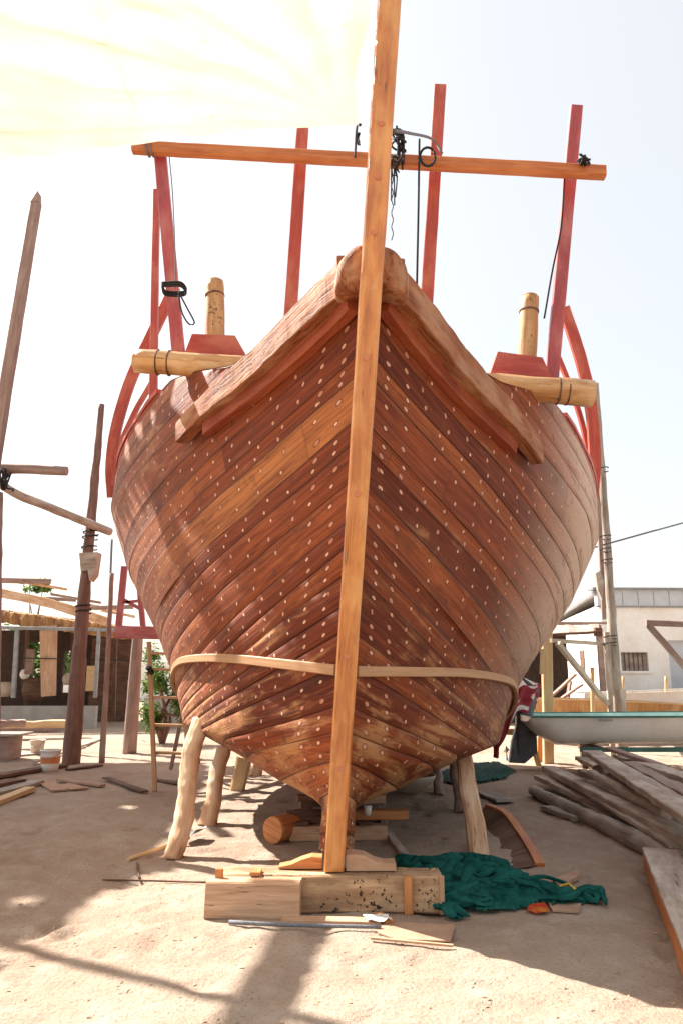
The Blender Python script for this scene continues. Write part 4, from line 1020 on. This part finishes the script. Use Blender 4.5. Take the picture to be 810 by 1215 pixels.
# front wall with openings built from strips : x positions along the front
dF=(B-A).normalized(); nF=Vector((dF.y,-dF.x,0))
def fr_box(u0,u1,z0,z1,dep,out=0.0):
    a=A+dF*u0-nF*(-out); 
    p=[A+dF*u0+nF*out, A+dF*u1+nF*out, A+dF*u1+nF*(out-dep), A+dF*u0+nF*(out-dep)]
    return [Vector((q.x,q.y,z0)) for q in p], (0,0,z1-z0)
def u_at(px): # distance along the front of a picture column
    k=(px-405)/900*.98
    # x = k*y ; A+dF*u
    return (k*A.y-A.x)/(dF.x-k*dF.y)
uw0,uw1=u_at(737),u_at(769); ud0=u_at(794); ZT=3.62
z_w0, z_w1 = P(750,796,24.1).z, P(750,774,24.1).z
wm=MB()
for (a,b,z0,z1) in ((0,uw0,0,ZT),(uw0,uw1,0,z_w0),(uw0,uw1,z_w1,ZT),(uw1,ud0,0,ZT),(ud0,ud0+3.2,2.55,ZT),(ud0+3.2,13.8,0,ZT)):
    p_,v_=fr_box(a,b,z0,z1,.22); wm.prism(p_,v_)
wm.build('wall','plaster',t)
wm=MB(); dS=(Cc-A).normalized(); nS=Vector((dS.y,-dS.x,0))
q=[A-dF*0+dS*.22, Cc, Cc+dF*.2, A+dS*.22+dF*.2]; wm.prism([Vector((x.x,x.y,0)) for x in q],(0,0,ZT+.05)); wm.build('wall','plaster',t)
wm=MB().prism([B,Dd,Dd+dF*.2,B+dF*.2],(0,0,ZT)); wm.build('wall','plaster',t)
wm=MB().prism([Cc,Dd,Dd+dS*.2,Cc+dS*.2],(0,0,ZT)); wm.build('wall','plaster',t)
p_,v_=fr_box(-.1,13.9,ZT,ZT+.5,.25,.04); wm=MB().prism(p_,v_)
fas=wm.build('fascia','door',t)
for i in range(28):
    p_,v_=fr_box(.2+i*.5,.215+i*.5,ZT+.03,ZT+.47,.02,.05); MB().prism(p_,v_).build('rib','steel',fas) if i<9 else None
p_,v_=fr_box(-.25,14,ZT+.5,ZT+.57,.5,.14); MB().prism(p_,v_).build('roof_trim','steel',t)
p_,v_=fr_box(-.15,14,ZT-.05,ZT,.1,.07); MB().prism(p_,v_).build('roof_trim','steel',t)
MB().prism([A+Vector((0,0,ZT+.45)),B+Vector((0,0,ZT+.45)),Dd+Vector((0,0,ZT+.1)),Cc+Vector((0,0,ZT+.1))],(0,0,.04)).build('roof','conc',t)
MB().beam([A+Vector((-.12,0,ZT+.42)),Cc+Vector((-.12,0,ZT+.1))],.1,.12,n=4).build('roof_trim','steel',t)
p_,v_=fr_box(uw0+.0,uw1,z_w0,z_w1,.03,-.10); wn_=MB().prism(p_,v_).build('window','grey',t)
p_,v_=fr_box(uw0-.06,uw1+.06,z_w0-.08,z_w0,.25,.05); MB().prism(p_,v_).build('sill','plaster',wn_)
for i in range(1,6):
    uu=uw0+(uw1-uw0)*i/6; p_,v_=fr_box(uu-.01,uu+.01,z_w0,z_w1,.02,-.07); MB().prism(p_,v_).build('bar','dark',wn_)
p_,v_=fr_box(ud0,ud0+3.2,0,2.55,.05,-.12); MB().prism(p_,v_).build('roller_door','door',t)
sw=A+dS*2.4+nS*(-.0)
c=A+dS*3.2; MB().prism([c+Vector((-.03,0,1.55)),c+dS*.8+Vector((-.03,0,1.55)),c+dS*.8+Vector((-.03,0,2.35)),c+Vector((-.03,0,2.35))],(.04,0,0)).build('window','dark',t)
# low masonry step before it, planks leaning
MB().box(9.2,13,22.8,23.2,0,.95).build('low_wall','card',label='low brown block wall at the foot of the white building',cat='wall')
for i,(px,py,qx,qy) in enumerate(((655,825,682,800),(664,830,690,812),(672,835,676,808))):
    MB().beam([P(px,py,19+i*.2),P(qx,qy,19+i*.2)],.22,.05,n=4,rough=.01).build('leaning_plank','pole',label=['longest plank of the three leaning by the lean-to','middle plank of the three leaning by the lean-to','shortest plank of the three leaning by the lean-to'][i],cat='plank',group='planks leaning by the lean-to')
# dark shed bay between dhow and timber frame
t=thing('storage_bay',(5.6,24,0),'dark open storage bay behind the timber frame','shed')
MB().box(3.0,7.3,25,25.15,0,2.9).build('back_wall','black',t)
MB().prism([(2.8,22.5,2.95),(7.9,22.5,2.95),(7.9,25.4,3.1),(2.8,25.4,3.1)],(0,0,.07)).build('roof','pole',t)
for x in (2.9,7.6): MB().box(x-.07,x+.07,22.6,22.75,0,2.94).build('post','pole',t)

# ================================================================== LEFT SIDE
t = thing('tall_post', G(84,910), 'thick dark brown tapering post with a wrapped collar on the left', 'post')
MB().pole([P(84,912,13.7),P(94,780,13.7),P(106,640,13.7),P(121,480,13.7)],.155,.055,n=14,rough=.015,k=60).build('trunk','post',t)
MB().prism([P(94,656,13.5),P(116,655,13.5),P(112,682,13.5),P(106,689,13.5),P(104,676,13.5),P(96,678,13.5)],(0,.25,0)).build('collar','greyp',t)
for py,px in ((722,99),(728,99),(634,108),(652,106),(640,107)):
    c=P(px,py,13.7)
    MB().pole([c+Vector((.135*math.cos(th),.135*math.sin(th),.01*th)) for th in np.linspace(0,6.3,10)],.014,n=5,k=24).build('lashing','rope',t)
MB().pole([P(-45,480,11.0)*1+Vector((0,0,-.0)),P(-2,570,12.0),P(60,602,12.8),P(131,631,13.9)],.07,.075,n=10,rough=.01).build('cross_pole','greyp',label='pale sloping pole lashed between the left posts',cat='pole')
MB().pole([P(-60,560,11.9),P(0,556,11.9),P(80,559,11.9)],.085,.075,n=10,rough=.01).build('cross_pole','pole',label='short level pole stub sticking out at the left edge',cat='pole')
# leaning near post, top in frame
a=P(43,243,8.6); b=P(-42,760,8.6); b2=b+(b-a)*.62
MB().beam([Vector((b2.x,b2.y,-.02)),b,a.lerp(b,.5),a],.17,.12,up=(0,1,0),n=30,rough=.006,w2=.10).build('leaning_post','pole',label='tall grey-brown post with pointed tip leaning in from the left edge',cat='post')
MB().prism([a+Vector((-.05,-.06,0)),a+Vector((.05,-.06,0)),a+Vector((.03,-.06,.16))],(0,.12,0)) .build('post_tip','pole',bpy.data.objects['leaning_post'])
tangle(P(8,568,11.8),6,.05,.09,.2,.016,'wire_binding','dark wire binding where the two left cross poles meet',12,.1)
MB().pole([P(-3,585,11.9),P(-4,640,11.9),P(-8,960,11.9)],.09,n=10,rough=.01).build('edge_post','pole',label='grey post at the left edge carrying the cross poles',cat='post')
MB().pole([G(121,905),P(127,800,13.8),P(133,680,13.8)],.055,.04,n=8,rough=.008).build('slim_post','pole',label='slim brown post just right of the thick left post',cat='post')
MB().pole([P(131,690,19),P(133,640,19)],.03,n=6).build('far_stake','ropeg',label='thin distant stake above the shed roof',cat='stake')
MB().pole([P(154,894,15.5),P(159,820,15.5),P(164,750,15.5)],.14,.11,n=12,rough=.012).build('thick_pole','pole',label='stout pale brown pole below the red platform',cat='post')
t=thing('red_platform',P(160,757,13.5),'red painted platform with upright and brace beside the left of the hull','platform')
MB().beam([P(137,750,13.6),P(190,751,13.6)],.12,.22,n=4).build('edge_board','redp',t)
MB().box(P(137,748,13.6).x,P(190,748,13.6).x,13.7,14.8,P(160,752,13.6).z,P(160,749,13.6).z).build('deck_board','red',t)
MB().beam([P(141,744,13.6),P(148,672,13.6)],.11,.08,up=(0,1,0),n=4).build('upright','redp',t)
MB().beam([P(148,712,13.6),P(166,722,13.6)],.05,.06,n=4).build('brace','redp',t)
MB().beam([P(146,715,13.6),P(172,712,13.6)],.05,.05,n=4).build('rail','redp',t)
MB().beam([P(170,744,13.6),P(166,700,13.6)],.09,.08,up=(0,1,0),n=4).build('upright','redp',t)
MB().beam([P(141,756,14.7),P(141,900,14.7)],.08,.08,up=(0,1,0),n=4) # (hidden leg not built)
# ladder
t=thing('step_ladder',G(205,938),'wooden step ladder standing open left of the hull','ladder')
MB().beam([G(184,939),P(177,762,10.9)],.055,.06,up=(0,1,0),n=14,rough=.003).build('rail','wale',t)
MB().beam([G(227,942),P(214,762,10.9)],.055,.06,up=(0,1,0),n=14,rough=.003).build('rail','wale',t)
for yq in (775,794,827,860,893):
    a_=(yq-762)/177; MB().beam([P(178+5*a_,yq,10.85-.2*a_),P(215+11*a_,yq+1,10.85-.2*a_)],.09,.035,n=4).build('rung','wale',t)
MB().beam([P(203,912,12),P(218,840,11.2)],.05,.05,up=(0,1,0),n=6).build('back_leg','pole',t)
MB().beam([P(236,905,12),P(226,840,11.2)],.05,.05,up=(0,1,0),n=6).build('back_leg','pole',t)
c=P(179,795,10.8); tangle(c,5,.03,.05,.06,.012,'black_rag','black rag tied round the ladder rail',14,.05)

# buckets, planks on the left
def bucket(px,py,Y,r,h,name,mat,label,band=None):
    c=G(px,py); t=thing(name,c,label,'bucket')
    m=MB(); rws=[]
    for rr,z in ((r*.0,.003),(r*.8,.003),(r*.86,h*.35),(r*.93,h*.7),(r,h),(r*1.04,h),(r*1.04,h-.02),(r*.97,h-.02),(r*.95,h*.98),(r*.78,.03),(0,.03)):
        rws.append([c+Vector((rr*math.cos(th),rr*math.sin(th),z)) for th in np.linspace(0,2*math.pi,25)])
    m.grid(rws).build('body',mat,t)
    if band: MB().grid([[c+Vector(((r*.89+.004+.06*r*k)*math.cos(th),(r*.89+.004+.06*r*k)*math.sin(th),h*(.38+.3*k))) for th in np.linspace(0,2*math.pi,25)] for k in (0,1)]).build('label_band',band,t)
    MB().pole([c+Vector((r*1.02*math.cos(th),-.03-abs(math.sin(th))*r,h-.03-.10*math.sin(th))) for th in np.linspace(0,math.pi,12)],.005,n=5).build('handle','steel',t)
bucket(59,915,13,.16,.33,'paint_bucket','white','white paint bucket with an orange band beside the thick left post','orangep')
bucket(44,895,15.5,.14,.27,'plastic_bucket','plast','plain beige plastic bucket behind the banded one')
rn=random.Random(5)
dl=[((-25,898),(46,893),.55,.03,'grey','flat greyish board behind the banded bucket'),((-30,925),(75,908),.22,.05,'dark','dark board in front of the thick post'),
((-20,945),(45,928),.2,.05,'grey','grey plank at the left edge, uppermost of the scrap pile'),((-30,962),(36,936),.14,.06,'yellow','pale narrow plank at the left edge, lowest of the scrap pile'),
((-10,932),(25,926),.2,.05,'dark','stubby dark board in the left scrap pile'),((70,925),(122,932),.10,.03,'card','thin brown lath in front of the thick post'),((72,931),(96,936),.25,.02,'card','square tan offcut near the left posts'),
((54,928),(72,938),.2,.02,'card','tilted brownish offcut below the banded bucket'),((126,923),(172,939),.10,.025,'dark','dark loose board lying on the shaded sand'),((80,913),(120,908),.12,.03,'dark','brown offcut leaning at the post base'),
((185,925),(225,931),.12,.02,'dark','dark board lying under the ladder'),((40,905),(118,878),.05,.04,'greyp','long thin pole lying on the sunlit ground behind the buckets')]
for i,(a,b,w,h,mt,lab) in enumerate(dl):
    MB().beam([G(a[0],a[1],h/2+.01*(i%3)),G(b[0],b[1],h/2+.005)],w,h,n=8,rough=.006,seed=i).build('scrap_board',mt,label=lab,cat='board',group='scrap boards strewn on the left')
t=thing('crate',G(-4,902),'weathered wooden crate cut by the left edge','crate')
c=G(-6,903)
MB().box(c.x-.5,c.x+.22,c.y,c.y+.6,0,.42).build('body','pole',t); MB().box(c.x-.55,c.x+.40,c.y-.06,c.y+.65,.424,.46).build('lid','grey',t)

# ---- open shed on the left
t=thing('open_shed',(-8,24,0),'long open-fronted palm-thatched work shed on the left','shed')
Y0=22.5
def L(px,py,Y=Y0): return P(px,py,Y)
MB().beam([L(-120,672),L(0,703),L(60,716),L(128,738)],.16,.26,n=20,rough=.02).build('roof_beam','prop',t)
MB().beam([L(-120,686,23.2),L(60,690,23.2)],.14,.16,n=10,rough=.01).build('roof_pole','pole',t)
MB().beam([L(20,708,22.6),L(90,712,22.6)],.12,.10,n=10,rough=.01).build('roof_pole','pole',t)
MB().beam([L(90,722,23),L(158,720,23)],.12,.12,n=10,rough=.01).build('roof_pole','pole',t)
rows=[]
for i in range(60):
    a=i/59; px=-120+270*a; row=[]
    for j,(dy,yo) in enumerate(((26,.0),(18,-.02),(10,.1),(8,.4),(12,2.0),(14,4.0))):
        py=700+34*a*1.05+dy*.9+ (3*noise.noise(Vector((i*1.3,j*2.1,0))) if j<3 else 0)
        q=P(px,py,Y0+.25+yo); row.append(q)
    rows.append(row)
MB().grid(rows,False).build('thatch','straw',t)
rs=MB(); rn=random.Random(8)
for i in range(160):
    px=rn.uniform(-30,150); q=P(px,718+ (px/130)*22+rn.uniform(-4,14),Y0+.15); d=Vector((rn.uniform(-.25,.25),0,rn.uniform(-.22,-.05)))
    rs.v += [q,q+Vector((.02,0,0)),q+d]; n0=len(rs.v)-3; rs.face([n0,n0+1,n0+2],[(0,0),(.02,0),(.1,.3)])
o=rs.build('straw_fringe','straw',t); o['kind']='stuff'
MB().beam([L(-120,742),L(150,748)],.08,.10,n=10).build('ledge_rail','steel',t)
xa,xb_,xc,xd=[P(k,800,26.5).x for k in (26,48,74,84)]
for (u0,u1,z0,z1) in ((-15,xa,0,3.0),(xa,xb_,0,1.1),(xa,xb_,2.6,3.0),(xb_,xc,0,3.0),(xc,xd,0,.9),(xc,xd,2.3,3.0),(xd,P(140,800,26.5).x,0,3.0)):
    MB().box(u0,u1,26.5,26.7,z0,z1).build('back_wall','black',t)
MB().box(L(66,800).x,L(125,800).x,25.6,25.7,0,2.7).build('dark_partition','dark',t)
MB().box(L(-120,830).x,L(116,830).x,Y0-.1,Y0+.1,0,.62).build('low_wall','conc',t)
MB().box(L(172,830).x,L(215,830).x,Y0-.1,Y0+.1,0,.85).build('low_wall','conc',t)
for px,w in ((16,.07),(113,.06),(-60,.08)):
    MB().beam([L(px,828),L(px+5,745)],w*1.6,w*1.6,up=(0,1,0),n=4).build('pipe_post','steel',t)
for i,(xx,yy,l_) in enumerate(((10,688,70),(60,705,60),(95,716,50),(-30,682,60),(120,724,40))):
    MB().beam([P(xx,yy,23.5),P(xx+l_,yy+3+l_*.12,24.2)],.12,.07,n=6,rough=.015,seed=i).build('roof_plank','pole' if i%2 else 'prop',t)
MB().beam([L(58,826,22.7),L(58,742,22.7)],.42,.06,up=(0,1,0),n=4,w2=.52).build('plywood_panel','block',t)
MB().box(L(96,800).x,L(108,800).x,23.0,23.05,P(100,820,23).z,P(100,790,23).z).build('notice_board','yellow',t)
MB().box(L(4,800).x,L(14,800).x,24,24.1,P(10,800,24).z,P(10,770,24).z).build('hanging_panel','pole',t)
for px in (30,84,135):
    MB().beam([L(px,850,24.5),L(px+3,742,24.5)],.10,.1,up=(0,1,0),n=4).build('inner_post','dark',t)
MB().beam([L(-100,778,22.6),L(172,784,22.6)],.02,.03,n=6).build('wire_rail','rope',t)
# clutter in the shed
for i,(px,py,w,h,mt,lab) in enumerate(((6,818,.5,.45,'plast','pale sack slumped inside the shed at the left'),(40,818,.8,.7,'dark','dark machine bench inside the shed'),(80,806,.3,.35,'plast','pale bundle hanging in the shed'),(30,800,.3,.3,'white','small white tub inside the shed'))):
    c=L(px,py,24.2); m=MB(); rws=[]
    for k in range(9):
        a=k/8; rr=math.sin(math.pi*(.08+.84*a))**.5*w/2; rws.append([Vector((c.x+rr*math.cos(th)*(1+.15*math.sin(3*th+i)),24.2+rr*.7*math.sin(th),c.z-h/2+h*a)) for th in np.linspace(0,2*math.pi,17)])
    rws=[[Vector((c.x,24.2,c.z-h/2))]*17]+rws+[[Vector((c.x,24.2,c.z+h/2))]*17]
    m.grid(rws).build('shed_bundle',mt,t)
# long boards on the ground before the shed
for i,(a,b,w,h,z,mt,lab) in enumerate((((-60,862),(98,858),.5,.16,.25,'yellow','long tan timber with pointed end before the shed wall'),((-60,864),(70,864),.5,.2,.0,'pole','brown timber underneath the pointed one'),((-40,860),(30,858),.4,.14,.42,'pole','short dark timber on top of the stack before the shed'))):
    MB().beam([G(a[0],a[1],z+h/2),G(b[0],b[1],z+h/2)],w,h,n=14,rough=.03,w2=w*.5,seed=i).build('stacked_timber',mt,label=lab,cat='timber',group='timbers stacked before the shed')
# distant yard fence behind the dhow, to close the horizon
MB().beam([(-30,44,1.1),(30,46,1.1)],.2,2.2,n=4).build('yard_wall','plaster',label='long pale wall far behind the yard',cat='wall')

# ---- plants
def leafy(name, c, rx, rz, n, size, mat, label, cat='shrub', trunk=True, seed=0, fern=False):
    rn=random.Random(seed); t=thing(name,(c.x,c.y,0),label,cat); m=MB()
    cl=[]
    for _ in range(16):
        cl.append(Vector((rn.gauss(0,.45)*rx, rn.gauss(0,.45)*rx, rn.uniform(-.9,.9)*rz)))
    for i in range(n):
        q=c+rn.choice(cl)+Vector((rn.gauss(0,.16)*rx,rn.gauss(0,.16)*rx,rn.gauss(0,.14)*rz))
        d=Vector((rn.uniform(-1,1),rn.uniform(-1,1),rn.uniform(-.7,.5))).normalized(); s_=size*rn.uniform(.5,1.3)
        e=d.cross(Vector((rn.uniform(-1,1),rn.uniform(-1,1),1))).normalized()*s_*(.18 if fern else .35)
        k=len(m.v); m.v+=[q,q+d*s_*.5+e,q+d*s_,q+d*s_*.5-e]; m.face([k,k+1,k+2,k+3],[(0,0)]*4)
    m.build('foliage',mat,t)
    if trunk:
        for k in range(4):
            e=c+cl[k]; MB().pole([(c.x,c.y,-.02),(c.x+.1*(k-1.5),c.y,c.z*.5),e],.06,.015,n=6,k=8).build('stem','post',t)
    return t
leafy('green_bush', P(196,815,17.5), .62, .85, 5500, .12, 'leaf', 'bright green leafy bush behind the step ladder', seed=2, fern=True)
leafy('dark_bush', P(33,780,29), 1.6, 1.1, 2500, .25, 'leaf', 'sunlit bush seen through the shed at the left', seed=3)
leafy('roof_tree', P(45,695,40), .6, .32, 700, .2, 'leaf', 'small tree top just showing over the shed roof', cat='tree', seed=5)

# small litter : chips of wood, individually lying on the lit sand
rn=random.Random(11)
lm=MB()
for i in range(3200):
    x=rn.uniform(-4.5,4.0); y=rn.uniform(3.4,13); s_=rn.uniform(.005,.017); z=gz(x,y)+.002
    th=rn.uniform(0,3.14); d=Vector((math.cos(th),math.sin(th),rn.uniform(-.1,.3)))*s_; e=Vector((-math.sin(th),math.cos(th),0))*s_*rn.uniform(.2,.6); q=Vector((x,y,z))
    k=len(lm.v); lm.v+=[q-d-e,q+d-e*.6,q+d*.8+e,q-d*.7+e*.8,q+Vector((0,0,s_*.25))]
    for f in ((0,1,4),(1,2,4),(2,3,4),(3,0,4)): lm.face([k+a for a in f],[(0,0),(.02,0),(.01,.02)])
lm.build('wood_chips','block',kind='stuff',label='wood chips and pebbles scattered over the sand',cat='chips',loc=(0,0,0))

# ================================================================== LIGHT, SKY, CAMERA
SUN = Vector((-.85,.6,1.0)).normalized()
el = math.asin(SUN.z); az = math.atan2(SUN.x, SUN.y)
w = bpy.data.worlds.new('World'); scn.world = w; w.use_nodes = True
nt = w.node_tree; bg = nt.nodes['Background']
sk = nt.nodes.new('ShaderNodeTexSky'); sk.sky_type = 'NISHITA'; sk.sun_disc = False
sk.sun_elevation = el; sk.sun_rotation = az; sk.air_density = 1.0; sk.dust_density = 3.0; sk.ozone_density = 1.0; sk.altitude = 0
hz = MIX(nt, 1.0, MIX(nt, 1.0, sk.outputs[0], (.72,.70,.66), 'MULTIPLY'), (4.7,4.6,4.3), 'ADD')
nt.links.new(hz, bg.inputs[0]); bg.inputs[1].default_value = .15
sl = bpy.data.lights.new('sun', 'SUN'); sl.energy = 14.5; sl.angle = math.radians(.5); sl.color = (1.0,.95,.86)
so = bpy.data.objects.new('sun', sl); col.objects.link(so); so.location = SUN*30
so.rotation_euler = (-SUN).to_track_quat('-Z','Y').to_euler()
cd = bpy.data.cameras.new('camera'); co = bpy.data.objects.new('camera', cd); col.objects.link(co)
co.location = (0,0,CH); p_ = math.asin(CS)
co.rotation_euler = (math.pi/2+p_, 0, 0)
cd.sensor_fit = 'VERTICAL'; cd.sensor_height = 24; cd.lens = 24*CF/1215; cd.clip_end = 3000
scn.camera = co
scn.view_settings.view_transform = 'Standard'; scn.view_settings.look = 'None'; scn.view_settings.exposure = 0
